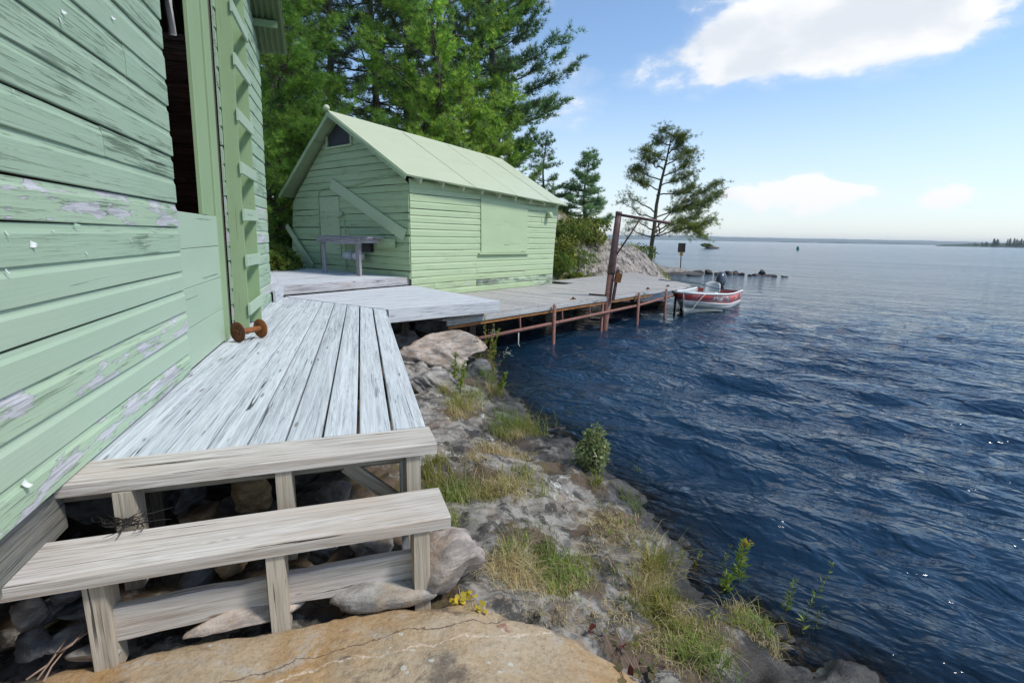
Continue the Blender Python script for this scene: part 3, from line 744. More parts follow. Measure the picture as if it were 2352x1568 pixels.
# far shores
def ridge(name, x0, x1, y, hfun, depth, mat, n=160):
    xs = np.linspace(x0, x1, n); V = []; T = []
    for j, (dy, k) in enumerate([(0, 0), (depth * .12, .55), (depth * .4, .9), (depth, 1.0)]):
        for i, x in enumerate(xs):
            V.append((x, y + dy + hfun(x, 9) * 4, ZW - 0.5 + (hfun(x, j) if j else 0) * k))
    m = n
    for j in range(3):
        for i in range(m - 1):
            T.append((j * m + i, j * m + i + 1, (j + 1) * m + i + 1, (j + 1) * m + i))
    o = obj(name, npmesh(name, np.array(V), np.array(T), mat, True)); tag(o, kind='structure'); return o
def hf_far(x, j):
    return 30 + 26 * (float(fbm(x * 0.0006 + 3, j * .7, 4)) + .5) + 5 * float(vnoise(x * 0.02, j))
ridge('far_shore', -4000, 9000, 5600, hf_far, 900, M_FARWOOD, 520)
def hump(a, b, H):
    def f(x, j):
        t = (x - a) / (b - a); e = max(0, math.sin(math.pi * min(1, max(0, t)))) ** .55
        return e * (H * (0.75 + 0.55 * float(fbm(x * 0.012, j * 1.3, 4)))) + e * 2.0 * float(vnoise(x * 0.15, j))
    return f
for a_, b_, y_, H_ in ((1740, 1910, 3300, 11), (1990, 2230, 3300, 13), (2350, 2900, 3500, 12)):
    ridge('wooded_island', a_, b_, y_, hump(a_, b_, H_), 150, M_FARWOOD, 90)
# ------------------------------------------------------------------ near boathouse (green, weathered)
_b = RAD(17.5)
WD = Vector((-math.sin(_b), math.cos(_b), 0)); WN = Vector((math.cos(_b), math.sin(_b), 0)); WO = Vector((-2.05, 2.33, 0))
def W(s, z, off=0.0): return WO + WD * s + WN * off + Vector((0, 0, z))
def lean(s): return 0.030 + 0.022 * max(-1, min(7, s))          # the wall is racked: verticals drift along it
def WL(s, z, off=0.0): return W(s + lean(s) * max(0, z) * (1 if s > 0.5 else 0.3), z, off)
house = thing('boathouse', 'weathered mint green boathouse with an open dark window and a ladder fixed to its wall', 'boathouse', W(1.5, -0.5, -1.5))
ZB = [0.012, 0.165, 0.33, 0.495, 0.655, 0.80, 0.96, 1.135, 1.31, 1.49, 1.65, 1.83, 2.01, 2.20, 2.40, 2.60, 2.80, 3.0, 3.2, 3.4, 3.6, 3.8, 4.0, 4.2]
rg = random.Random(21)
T_S = 0.022
PEELROWS = {0: M_PAINT_PEEL, 2: M_PAINT_PEEL, 7: M_PAINT_PEEL}
SMOOTHROWS = {1, 3, 4, 5}
for i in range(len(ZB) - 1):
    z0, z1 = ZB[i], ZB[i + 1]
    m = PEELROWS.get(i, M_PAINT_SMOOTH if i in SMOOTHROWS else M_PAINT)
    e = 1.70 + rg.uniform(-.012, .012); z0b = z0 - 0.001
    k = rg.uniform(-.25, .25)
    cut = None
    if i in (9, 12, 14): cut = 0.75 + k
    tilt = rg.uniform(-.004, .004)
    segs = [(-3.6, e)] if cut is None else [(-3.6, cut - .002), (cut + .002, e)]
    for a, b in segs:
        board('siding_board', house, m, WL(a, z0b), WL(b, z0b + tilt), WL(b, z1 - .006 + tilt), WL(a, z1 - .006), T_S + rg.uniform(0, .004), WN, prof='siding', seg=5, jit=.003, warp=.0015, rg=rg)
for i in range(len(ZB) - 1):
    z0, z1 = ZB[i], ZB[i + 1]
    m = M_PAINT_PEEL if i in (1, 6, 8) else M_PAINT
    split = rg.uniform(4.4, 5.8) if i % 3 == 1 else None
    end = 6.30
    segs = [(3.40, end)] if split is None else [(3.40, split - .002), (split + .002, end)]
    for a, b in segs:
        tl = rg.uniform(-.008, .008)
        board('siding_board', house, m, WL(a, z0 - .006 + tl), WL(b, z0 - .006), WL(b, z1 - .006), WL(a, z1 - .006 + tl), T_S + rg.uniform(0, .006), WN, prof='siding', seg=4, jit=.005, warp=.003, rg=rg)
# smooth boards below the opening
zp = [0.02, 0.34, 0.655, 0.965, 1.255]
for a, b in zip(zp, zp[1:]):
    board('door_board', house, M_PAINT_SMOOTH, WL(1.66, a + .002, -.004), WL(2.97, a + .002, -.004), WL(2.97, b - .002, -.004), WL(1.66, b - .002, -.004), 0.016, WN, seg=3, jit=.001, rg=rg)
# jambs beside the opening and the tall trim board
zt = 4.2
board('jamb_board', house, M_TRIM, WL(2.47, 1.257, -.02), WL(2.47, zt, -.02), WL(2.62, zt, -.02), WL(2.62, 1.257, -.02), 0.034, WN, seg=3, rg=rg)
board('jamb_board', house, M_TRIM, WL(2.623, 1.257, -.02), WL(2.623, zt, -.02), WL(2.93, zt, -.02), WL(2.93, 1.257, -.02), 0.022, WN, seg=3, rg=rg)
board('trim_board', house, M_TRIM, WL(2.95, .012, -.012), WL(2.95, zt, -.012), WL(3.19, zt, -.012), WL(3.19, .012, -.012), 0.030, WN, seg=4, rg=rg)
# dark uneven strip set back in the gap between trim and ladder
board('gap_strip', house, M_DARKWOOD, WL(3.19, .012, -.035), WL(3.19, zt, -.035), WL(3.40, zt, -.035), WL(3.40, .012, -.035), 0.022, WN, seg=10, jit=.006, rg=rg)
# reveal returns of the opening
board('sill_board', house, M_TRIM, W(1.72, 1.235, -.17), W(2.50, 1.235, -.17), W(2.50, 1.235, -.006), W(1.72, 1.235, -.006), 0.02, (0, 0, 1), seg=2, rg=rg)
# closed shell behind the boards: end walls, back wall, inner lining and floor
def wallquad(name, pts, mat, t, out): return board(name, house, mat, *pts, t, out, seg=1, jit=0)
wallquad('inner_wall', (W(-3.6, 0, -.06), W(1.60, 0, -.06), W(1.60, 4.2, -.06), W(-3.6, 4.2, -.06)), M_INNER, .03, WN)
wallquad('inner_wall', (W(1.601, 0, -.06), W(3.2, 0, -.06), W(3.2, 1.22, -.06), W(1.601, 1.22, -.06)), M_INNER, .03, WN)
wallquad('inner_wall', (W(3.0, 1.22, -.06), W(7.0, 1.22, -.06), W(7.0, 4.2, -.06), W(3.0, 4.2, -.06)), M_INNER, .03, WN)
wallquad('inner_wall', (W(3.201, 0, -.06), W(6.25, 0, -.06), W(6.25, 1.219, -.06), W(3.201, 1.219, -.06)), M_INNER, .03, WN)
nb = 14
for i in range(nb):
    z0 = .02 + i * .3
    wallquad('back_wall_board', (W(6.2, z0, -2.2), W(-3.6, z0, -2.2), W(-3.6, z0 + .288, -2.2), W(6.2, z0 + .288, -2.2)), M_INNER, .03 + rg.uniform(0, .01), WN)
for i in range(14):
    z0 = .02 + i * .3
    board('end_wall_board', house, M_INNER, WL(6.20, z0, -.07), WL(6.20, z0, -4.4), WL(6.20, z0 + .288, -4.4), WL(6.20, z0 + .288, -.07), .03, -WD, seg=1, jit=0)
board('end_leak_stop', house, M_INNER, WL(6.24, -.2, -.05), WL(6.24, -.2, -4.45), W(7.0, 4.3, -4.45), W(7.0, 4.3, -.05), .02, -WD, seg=1, jit=0)  # added sheet, keeps daylight from leaking in between the end wall boards
wallquad('rear_wall', (W(-3.6, -.3, -4.5), W(6.2, -.3, -4.5), W(6.2, 4.2, -4.5), W(-3.6, 4.2, -4.5)), M_PAINT, .04, -WN)
wallquad('floor', (W(-3.6, -.05, -4.4), W(6.2, -.05, -4.4), W(6.2, -.05, -.07), W(-3.6, -.05, -.07)), M_DARKWOOD, .04, (0, 0, 1))
wallquad('near_end_wall', (W(-3.62, -.3, -.02), W(-3.62, -.3, -4.5), W(-3.62, 4.2, -4.5), W(-3.62, 4.2, -.02)), M_PAINT, .04, -WD)
for i in range(len(ZB) - 1):
    board('siding_board', house, M_PAINT, WL(6.30, ZB[i], 0), WL(6.30, ZB[i], -4.5), WL(6.30, ZB[i + 1] - .004, -4.5), WL(6.30, ZB[i + 1] - .004, 0), .02, WD, prof='siding', seg=2, rg=rg)
# sill beam under the siding
board('sill_beam', house, M_SILL, W(-3.6, -.235, -.16), W(-.20, -.235, -.16), W(-.20, -.006, -.16), W(-3.6, -.006, -.16), .14, WN, seg=4, jit=.004)
# roof: slopes down past the far end; corrugated iron seen from below
RPX = lambda s, off: WO + WD * s + WN * off
def corrugated(s0, z0, s1, z1, o0, o1, pitch=.082, amp=.018):
    n = int((o1 - o0) / (pitch / 6)); V = []; T = []
    for i in range(n + 1):
        o = o0 + (o1 - o0) * i / n; h = amp * math.sin((o - o0) / pitch * 2 * math.pi)
        for s, z in ((s0, z0), (s1, z1)):
            p = RPX(s, o); V.append((p.x, p.y, z + h))
        for s, z in ((s0, z0), (s1, z1)):
            p = RPX(s, o); V.append((p.x, p.y, z + h + .012))
    for i in range(n):
        a = i * 4; b = a + 4
        T += [(a, a + 1, b + 1, b), (a + 2, b + 2, b + 3, a + 3), (a + 1, a + 3, b + 3, b + 1), (a, b, b + 2, a + 2)]
    return V, T
SL = 0.92
EZ = 3.92; ES = 6.95
rz = lambda s: EZ + (ES - s) * SL
V, T = corrugated(1.5, rz(1.5), ES, EZ, -4.9, .45)
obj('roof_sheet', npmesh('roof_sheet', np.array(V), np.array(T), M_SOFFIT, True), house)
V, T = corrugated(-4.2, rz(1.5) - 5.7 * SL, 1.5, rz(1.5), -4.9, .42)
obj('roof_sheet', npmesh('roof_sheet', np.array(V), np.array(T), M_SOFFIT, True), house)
zc = rz(6.55) - .075
board('purlin_end', house, M_SOFFIT, W(6.53, zc - .04, -.3), W(6.53, zc - .04, .36), W(6.53, zc + .055, .36), W(6.53, zc + .055, -.3), .045, WD, seg=1, jit=0)
zg = 4.2
for i in range(12):
    z0, z1 = zg + i * .18, zg + (i + 1) * .18
    s_hi = 6.4 - max(0, (z1 - rz(6.6))) / SL
    if s_hi < 2: break
    board('siding_board', house, M_PAINT, W(-3.6 + i * .2, z0), W(s_hi + .6, z0), W(s_hi + .4, z1 - .004), W(-3.6 + i * .2, z1 - .004), .02, WN, prof='siding', seg=2, rg=rg)
# ladder: part of the building, fixed to the wall
lad = bpy.data.objects.new('ladder', None); put(lad, house, Matrix.Translation(W(3.7, 0, .08)))
lad['label'] = 'green timber ladder nailed upright to the wall'
def LL(s, z, off): return W(s + 0.125 * z, z, off)
for s, zb in ((3.40, .012), (4.24, .012)):
    board('rail', lad, M_TRIM, LL(s, zb, .028), LL(s, zt, .028), LL(s, zt, .168), LL(s, zb, .168), .042, WD, seg=4, jit=.001)
for z in (.27, .80, 1.29, 1.79, 2.34, 2.91, 3.45, 3.98):
    tl = rg.uniform(-.02, .02)
    board('rung', lad, M_PAINT_SMOOTH, LL(3.375, z - .062, .170), LL(4.30, z - .062 + tl, .170), LL(4.30, z + .062 + tl, .170), LL(3.375, z + .062, .170), .024, WN, seg=2)
# curled flakes of paint
def flake(s, z, L, wd, mat, rot=0.0):
    M = frame(W(s, z, .024), (WD * math.cos(rot) - Vector((0, 0, 1)) * math.sin(rot)), WN)
    V, Fc = [], []
    for i in range(6):
        u = i / 5; ang = u * 1.9
        x = L * (math.sin(ang) / 1.9); zz = L * (1 - math.cos(ang)) / 1.9 * .7 + .001
        for w in (-.5, .5): V.append((x, w * wd * (1 - .45 * u), zz))
    n = len(V); V += [(a, b, c + .0012) for a, b, c in V]
    for i in range(5):
        a = 2 * i; Fc += [(a, a + 1, a + 3, a + 2), (a + n, a + n + 2, a + n + 3, a + n + 1)]
    obj('paint_flake', mkmesh('paint_flake', V, Fc, mat, True), house, M)
for px, py, L, wd, mt, ro in ((135, 40, .085, .02, M_FLAKE, 1.4), (140, 25, .05, .03, M_FLAKE, .2), (238, 108, .05, .012, M_FLAKE, 1.5), (312, 205, .045, .012, M_FLAKE, 1.5), (68, 560, .05, .05, M_FLAKE, .3), (298, 548, .05, .014, M_FLAKE, 1.5), (196, 578, .04, .014, M_FLAKE, 1.5), (10, 530, .05, .01, M_FLAKE, 1.4),
                         (120, 527, .03, .01, M_FLAKE, 1.5), (12, 618, .05, .014, M_FLAKE, 1.4), (28, 205, .03, .012, M_FLAKE, 1.5), (52, 1105, .075, .05, M_FLAKE, 1.3), (330, 560, .02, .014, M_FLAKE, 1.3), (170, 515, .06, .02, M_FLAKE_G, .2), (255, 38, .05, .03, M_FLAKE, .5)):
    p = CAM + ray(px, py) * ((WO + WN * .024 - CAM).dot(WN) / ray(px, py).dot(WN))
    s = (p - WO).dot(WD); flake(s, p.z, L * .62, wd * .6, mt, ro)
# rag hanging in the opening
rag = thing('hanging_rag', 'grey white rag hanging inside the boathouse opening', 'rag', W(2.40, 2.95, -.10))
V, Fc = [], []
for j in range(9):
    zz = 4.1 - j * .17; wd = .20 * (1 - j / 9.5)
    for i in range(7):
        u = i / 6; s = 2.66 - wd * u
        p = W(s, zz, -.10 + .03 * math.sin(u * 9 + j * .6)); V.append(p - W(2.40, 2.95, -.10))
for j in range(8):
    for i in range(6):
        a = j * 7 + i; Fc.append((a, a + 1, a + 8, a + 7))
me = mkmesh('rag_cloth', V, Fc, M_CLOTH, True)
obj('rag_cloth', me, rag, Matrix.Translation(W(2.40, 2.95, -.10)))

# ------------------------------------------------------------------ main walkway deck
deck = thing('walkway_deck', 'grey weathered plank walkway running along the boathouse wall', 'deck', G(700, 900, -.4))
NEAR = [(274.6, 1053.7), (374.6, 1043.7), (471.5, 1032.9), (565.3, 1022.9), (654, 1014), (740, 1003.7), (822, 996), (901, 987.5), (980, 979.4)]
FAR = [(665, 683.4), (689.5, 686), (714.5, 689.7), (741, 693), (768.4, 696), (797, 700), (826, 703.6), (856, 707.5), (887.5, 711.6)]
nN = [G(*p) for p in NEAR]; nF = [G(*p) for p in FAR]
d0 = (nN[0] - nN[1]); f0 = (nF[0] - nF[1])
for k in range(3):
    nN.insert(0, nN[0] + d0 * .98); nF.insert(0, nF[0] + f0 * 1.05)
gaps = [.003, .004, .005, .006, .007, .010, .012, .014, .016, .017, .016]
TK = .038
for i in range(len(nN) - 1):
    a, b, c, d = nN[i], nN[i + 1], nF[i + 1], nF[i]
    u = (b - a).normalized(); g = gaps[min(i, len(gaps) - 1)] / 2
    dz = Vector((0, 0, -TK + rg.uniform(-.002, .002)))
    board('deck_plank', deck, M_DECK, b - u * g + dz, c - u * g + dz, d + u * g + dz, a + u * g + dz, TK, (0, 0, 1), seg=6, jit=.0018, bev=.005, warp=.0012, rg=rg)
# joists and posts under the deck
e_r, e_l = G(985, 980), G(190, 1061)
for f in (.012, .25, .5, .75, .97):
    a = nN[-1].lerp(nF[-1], f); b = nN[0].lerp(nF[0], f)
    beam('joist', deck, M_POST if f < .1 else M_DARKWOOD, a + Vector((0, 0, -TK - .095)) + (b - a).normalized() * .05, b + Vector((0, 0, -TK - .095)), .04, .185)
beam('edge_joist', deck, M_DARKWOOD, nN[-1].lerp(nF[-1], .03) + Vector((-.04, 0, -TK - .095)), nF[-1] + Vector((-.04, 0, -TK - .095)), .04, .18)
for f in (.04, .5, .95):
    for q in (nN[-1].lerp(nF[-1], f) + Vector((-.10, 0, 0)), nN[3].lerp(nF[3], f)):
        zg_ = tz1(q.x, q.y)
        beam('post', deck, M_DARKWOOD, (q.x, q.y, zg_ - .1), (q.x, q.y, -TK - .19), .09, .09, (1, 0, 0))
# ------------------------------------------------------------------ front steps
E_ = (G(200, 1060) - G(985, 980)).normalized()               # along the step, to the left
Nn = Vector((E_.y * -1, E_.x, 0)); Nn = Nn if Nn.y < 0 else -Nn     # out towards the viewer
steps = thing('front_steps', 'two wide weathered timber steps leading up to the walkway', 'steps', G(700, 1380, -.6))
a = G(984, 979.5); nose_w = .268; nose_l = 2.2
board('nosing_board', steps, M_TREAD, a + Nn * .006 + Vector((0, 0, -.056)), a + E_ * nose_l + Nn * .006 + Vector((0, 0, -.056)), a + E_ * nose_l + Nn * nose_w + Vector((0, 0, -.056)), a + Nn * nose_w + Vector((0, 0, -.056)), .061, (0, 0, 1), seg=8, jit=.0025, bev=.007, warp=.001)
t0 = G(1007, 1118, -.2); tf = G(1028, 1187, -.2)
tw = (tf - t0).dot(Nn)
dzt = Vector((0, 0, -.058))
board('tread_board', steps, M_TREAD, t0 + dzt, t0 + E_ * 2.3 + dzt, t0 + E_ * 2.3 + Nn * tw + dzt, t0 + Nn * tw + dzt, .058, (0, 0, 1), seg=8, jit=.003, bev=.006, warp=.001)
def step_post(px0, py0, zt_, zb_, setb, depth):
    """post whose front face stands under a tread"""
    p = G(px0, py0, zt_); p = Vector((p.x, p.y, 0)) - Nn * setb
    b0 = p - Nn * depth
    return beam('step_post', steps, M_POST, Vector((b0.x, b0.y, zb_)) + Nn * depth / 2, Vector((b0.x, b0.y, zt_ - .003)) + Nn * depth / 2, .074, depth, -Nn, bev=.004)
for px0, py0 in ((952, 1052), (648, 1090), (270, 1140)):
    step_post(px0, py0, -.058, -.55, .04, .16)
for px0, py0 in ((970, 1225), (630, 1282), (205, 1345)):
    p = G(px0, py0, -.260)
    step_post(px0, py0, -.260, tz1(p.x, p.y) - .05, .02, .13)
# ledger behind the nosing, blue-grey post and brace at the corner
l0 = G(985, 1045, -.09); beam('ledger', steps, M_POST, a + Nn * .05 + E_ * .11 + Vector((0, 0, -.115)), a + Nn * .05 + E_ * 1.75 + Vector((0, 0, -.115)), .036, .10)
q = a + E_ * .13 + Nn * .02
beam('corner_post', steps, M_DECK, (q.x, q.y, -.78), (q.x, q.y, -.166), .11, .06, (1, 0, 0))
beam('corner_brace', steps, M_POST, q + E_ * .07 + Vector((0, 0, -.42)), q + E_ * .34 + Vector((0, 0, -.17)), .03, .08)
# low kick boards between the lower posts
for (x0, y0, x1, y1) in ((958, 1269, 642, 1326), (611, 1331, 216, 1409)):
    A = G(x0, y0, -.425); B = G(x1, y1, -.425)
    zb = -.575; A = A - Nn * .045; B = B - Nn * .045
    board('kick_board', steps, M_TREAD, Vector((A.x, A.y, zb)), Vector((B.x, B.y, zb)), Vector((B.x, B.y, -.425)), Vector((A.x, A.y, -.425)), .045, Nn, seg=6, jit=.006, bev=.005)
# ------------------------------------------------------------------ middle platform
def clip(poly, p, n):
    out = []
    for i in range(len(poly)):
        a, b = poly[i], poly[(i + 1) % len(poly)]; da, db = (a - p).dot(n), (b - p).dot(n)
        if da >= 0: out.append(a)
        if (da > 0) != (db > 0) and abs(da - db) > 1e-9: out.append(a.lerp(b, da / (da - db)))
    return out
def plank_area(parent, mat, poly, direction, pitch, gap, t, z, name='deck_plank'):
    n = Vector((-direction.y, direction.x, 0)).normalized()
    lo = min(p.dot(n) for p in poly); hi = max(p.dot(n) for p in poly); k = lo
    while k < hi - .02:
        a, b = k + gap / 2, min(hi, k + pitch - gap / 2)
        q = clip(poly, n * a, n); q = clip(q, n * b, -n) if len(q) > 2 else q
        if len(q) > 2:
            q = [Vector((v.x, v.y, z - t + 0)) for v in q]
            cl = [q[0]]
            for v in q[1:]:
                if (v - cl[-1]).length > .004: cl.append(v)
            if (cl[0] - cl[-1]).length < .004: cl.pop()
            if len(cl) > 2: prism(name, parent, mat, cl, t + rg.uniform(-.0015, .0015), (0, 0, 1), X=direction)
        k += pitch
mid = thing('step_platform', 'pale grey plank platform wedged between the walkway and the green shed', 'platform', G(950, 700, -.3))
mA, mB, mC, mD = G(893.5, 712.5), G(1140, 690, Z_MID), G(944, 655.5, Z_MID), G(648, 679, Z_MID)
back = (mC - mB).normalized(); dirm = (mB - mA).normalized()
dnrm = (nF[-1] - nF[3]).normalized()
mAi = nF[-1] + Vector((.012, .012, 0)); mDi = nF[3] + Vector((0, .02, 0)) + (nF[3] - nF[-1]).normalized() * .15
poly = [Vector((p.x, p.y, 0)) for p in (mAi, mB, mC, mDi)]
plank_area(mid, M_DECK2, poly, dirm, .150, .005, .038, Z_MID)
fo = Vector((dirm.y, -dirm.x, 0)); fo = fo if fo.y < 0 else -fo
zz = Vector((0, 0, 1))
pA, pB = Vector((mAi.x, mAi.y, 0)) + fo * .004, Vector((mB.x, mB.y, 0)) + fo * .004
board('fascia_board', mid, M_DECK2, pA + zz * -.195, pB + dirm * .04 + zz * -.195, pB + dirm * .04 + zz * (Z_MID + .002), pA + zz * (Z_MID + .002), .04, fo, seg=4, jit=.002)
rb = (Vector((mC.x, mC.y, 0)) - Vector((mB.x, mB.y, 0)))
rn = Vector((rb.y, -rb.x, 0)).normalized(); rn = rn if rn.x > 0 else -rn
board('fascia_board', mid, M_DECK2, Vector((mB.x, mB.y, -.195)) + rn * .003, Vector((mC.x, mC.y, -.195)) + rn * .003, Vector((mC.x, mC.y, Z_MID - .002)) + rn * .003, Vector((mB.x, mB.y, Z_MID - .002)) + rn * .003, .035, rn, seg=3)
for px, py in ((1090, 712), (930, 725)):
    p = G(px, py, -.195); beam('post', mid, M_CRANE if px > 1000 else M_DARKWOOD, (p.x - .05, p.y + .25, -1.5), (p.x - .05, p.y + .25, -.05), .10, .10, (1, 0, 0))
# ------------------------------------------------------------------ green shed frame of reference
_a = RAD(38.8)
SS = Vector((math.sin(_a), math.cos(_a), 0)); SF = Vector((-math.cos(_a), math.sin(_a), 0)); SK = Vector((-2.27, 11.5, 0))
def S(f, s, z): return SK + SF * f + SS * s + Vector((0, 0, z))
# upper platform in front of the shed
up = thing('upper_platform', 'bleached plank landing in front of the shed gable with a dark stained edge board', 'platform', G(800, 640, 0))
uC, uL, uW = G(942, 636, Z_UP), G(645, 656, Z_UP), G(626, 667, Z_UP)
uP = [Vector((p.x, p.y, 0)) for p in (uC - SF * .0 + SS * -.03, uL, uW, uW + Vector((-1.6, .6, 0)), S(6.6, -.03, 0), S(0.02, -.03, 0))]
uP2 = [uP[0], uP[1], uP[2], uP[3], uP[4]]
dru = (uP[1] - uP[0]).normalized()
plank_area(up, M_DECK2, [uP[0], uP[1], uP[4]], dru, .145, .004, .036, Z_UP)
plank_area(up, M_DECK2, [uP[1], uP[2], uP[3], uP[4]], (uP[2] - uP[1]).normalized(), .145, .004, .036, Z_UP)
nf = Vector((dru.y, -dru.x, 0)); nf = nf if nf.x > 0 else -nf
board('fascia_board', up, mat_wood('stained_fascia_wood', (0.13, 0.13, 0.14), (0.34, 0.33, 0.34), (0.52, 0.51, 0.52), warm=(0.30, 0.20, 0.14), warmk=0.55, stain=0.35), uP[0] + nf * .003 + zz * .025, uP[1] + nf * .003 + zz * .025, uP[1] + nf * .003 + zz * (Z_UP + .001), uP[0] + nf * .003 + zz * (Z_UP + .001), .038, nf, seg=5, jit=.003)
dr2 = (uP[2] - uP[1]).normalized(); nf2 = Vector((-dr2.y, dr2.x, 0)); nf2 = nf2 if nf2.x > 0 else -nf2
board('fascia_board', up, M_DECK2, uP[1] + nf2 * .003 + zz * .005, uP[2] + nf2 * .003 + zz * .005, uP[2] + nf2 * .003 + zz * (Z_UP + .001), uP[1] + nf2 * .003 + zz * (Z_UP + .001), .038, nf2, seg=3, jit=.003)
beam('joist', up, M_DARKWOOD, uP[0] - nf * .05 + zz * .06, uP[1] - nf * .05 + zz * .06, .04, .17)
# ------------------------------------------------------------------ green shed
shed = thing('storage_shed', 'pale green clapboard shed with gable roof and boarded up window beside the dock', 'shed', S(2.5, 2.7, -.3))
rs = random.Random(5)
SIDE_L = 5.46
def fw(z): return -0.17 * (z - .19)                    # lean of the far front corner
def SX(s, z):                                           # racking of the side wall
    return s + (0.096 * (z + .27)) * (s / SIDE_L)
def ztop_side(s): return 2.40 - 0.046 * s
# side wall boards
z = -0.27; i = 0
while z < 2.40:
    h = .152 + rs.uniform(-.012, .012); z1 = z + h
    brk = sorted(rs.sample([.7, 1.3, 2.1, 2.9, 3.4, 4.1, 4.7], rs.choice([0, 1, 1, 2]))) if i % 2 == 0 or i < 4 else []
    xs = [0.0] + brk + [SIDE_L]
    for a, b in zip(xs, xs[1:]):
        mt = M_SHED if i > 2 else M_SHED_LOW
        if i <= 1 and a >= 2.0: mt = M_SHED_ROT
        ja, jb = rs.uniform(-.006, .006), rs.uniform(-.006, .006)
        za1, zb1 = min(z1, ztop_side(a)), min(z1, ztop_side(b))
        if zb1 - z < .02: continue
        board('clapboard', shed, mt, S(0, SX(a, z) + .0015, z + .002 + ja), S(0, SX(b, z) - .0015, z + .002 + jb), S(0, SX(b, z1) - .0015, zb1 - .004 + jb), S(0, SX(a, z1) + .0015, za1 - .004 + ja), .020 + rs.uniform(0, .008), -SF, prof='siding', seg=4, jit=.004, warp=.003, rg=rs)
    z = z1; i += 1
# front (gable) wall boards
ridge_f, ridge_z = 2.5, 3.80
def f_lo(z): return 0.0 if z < 2.22 else (z - 2.22) / (ridge_z - 2.22) * ridge_f
def f_hi(z): return 5.09 + fw(z) if z < 1.95 else (5.09 + fw(1.95)) - (z - 1.95) / (ridge_z - 1.95) * ((5.09 + fw(1.95)) - ridge_f)
z = 0.15; i = 0
while z < ridge_z - .12:
    h = .158 + rs.uniform(-.014, .014); z1 = min(z + h, ridge_z - .05)
    a0, b0, a1, b1 = f_lo(z), f_hi(z), f_lo(z1), f_hi(z1)
    sp = rs.uniform(1.2, 4.0) if i % 3 == 0 and z < 2 else None
    sets = [((a0, a1), (b0, b1))] if sp is None else [((a0, a1), (sp - .0015, sp - .0015)), ((sp + .0015, sp + .0015), (b0, b1))]
    for (l0, l1), (r0, r1) in sets:
        ja, jb = rs.uniform(-.012, .012), rs.uniform(-.012, .012)
        board('clapboard', shed, M_SHED_FRONT, S(l0, 0, z + .003 + ja), S(r0, 0, z + .003 + jb), S(r1, 0, z1 - .004 + jb), S(l1, 0, z1 - .004 + ja), .020 + rs.uniform(0, .008), -SS, prof='siding', seg=5, jit=.006, warp=.003, rg=rs)
    z = z1; i += 1
# inner shell so no light leaks, rear and far walls
board('wall_lining', shed, M_DARKWOOD, S(.03, .02, -.35), S(.03, 5.4, -.35), S(.03, 5.55, 2.0), S(.03, .02, 2.2), .03, SF, seg=1, jit=0)
prism('wall_lining', shed, M_DARKWOOD, [S(.08, .035, .0), S(4.9, .035, .0), S(4.75, .035, 1.95), S(2.5, .035, 3.66), S(.08, .035, 2.2)], .03, SS)
prism('end_wall', shed, M_SHED, [S(0.01, 5.50, -.4), S(5.05, 5.50, -.4), S(4.95, 5.62, 1.8), S(2.5, 5.8, 3.4), S(0.01, 5.64, 1.95)], .03, SS)
board('back_wall', shed, M_SHED, S(5.0, 0, -.1), S(5.0, 5.5, -.1), S(4.8, 5.5, 1.75), S(4.8, 0, 1.95), .03, SF, seg=1, jit=0)
# roof sheets
OV = -.27
eR = lambda s: S(-.26, s, 2.33 - .046 * (s + .27)); rG = lambda s: S(ridge_f, s * 1.03, 3.90 - .052 * (s + .27)); eL = lambda s: S(5.07, s, 2.10 - .046 * (s + .27))
cuts = [-.27, 1.8, 3.4, 5.0, 5.85]
nR = (rG(1) - eR(1)).cross(SS).normalized(); nR = nR if nR.z > 0 else -nR
nL = (rG(1) - eL(1)).cross(SS).normalized(); nL = nL if nL.z > 0 else -nL
for k, (a, b) in enumerate(zip(cuts, cuts[1:])):
    o = nR * (.003 * (k % 2))
    board('roof_sheet', shed, M_ROOF, eR(a) + o, eR(b + .015) + o, rG(b + .015) + o, rG(a) + o, .014, nR, seg=6, jit=.006, bev=.002, warp=.002, rg=rs)
    if k: tube('roof_seam', shed, M_ROOF, [eR(a) + nR * .018, rG(a) + nR * .018], .007, 6)
    board('roof_sheet', shed, M_ROOF, eL(a), eL(b), rG(b), rG(a), .014, nL, seg=2, jit=.003, bev=.002, rg=rs)
    board('roof_decking', shed, M_SHED_FRONT, eR(a) - nR * .024, eR(b) - nR * .024, rG(b) - nR * .024, rG(a) - nR * .024, .018, nR, seg=1, jit=0)
    board('roof_decking', shed, M_SHED_FRONT, eL(a) - nL * .024, eL(b) - nL * .024, rG(b) - nL * .024, rG(a) - nL * .024, .018, nL, seg=1, jit=0)
board('ridge_cap', shed, M_ROOF, rG(-.28) - SF * .10 + zz * -.048, rG(5.86) - SF * .10 + zz * -.048, rG(5.86) + zz * .022, rG(-.28) + zz * .022, .010, nR, seg=4, jit=.002)
board('ridge_cap', shed, M_ROOF, rG(-.28) + SF * .10 + zz * -.058, rG(5.86) + SF * .10 + zz * -.058, rG(5.86) + zz * .022, rG(-.28) + zz * .022, .010, nL, seg=4, jit=.002)
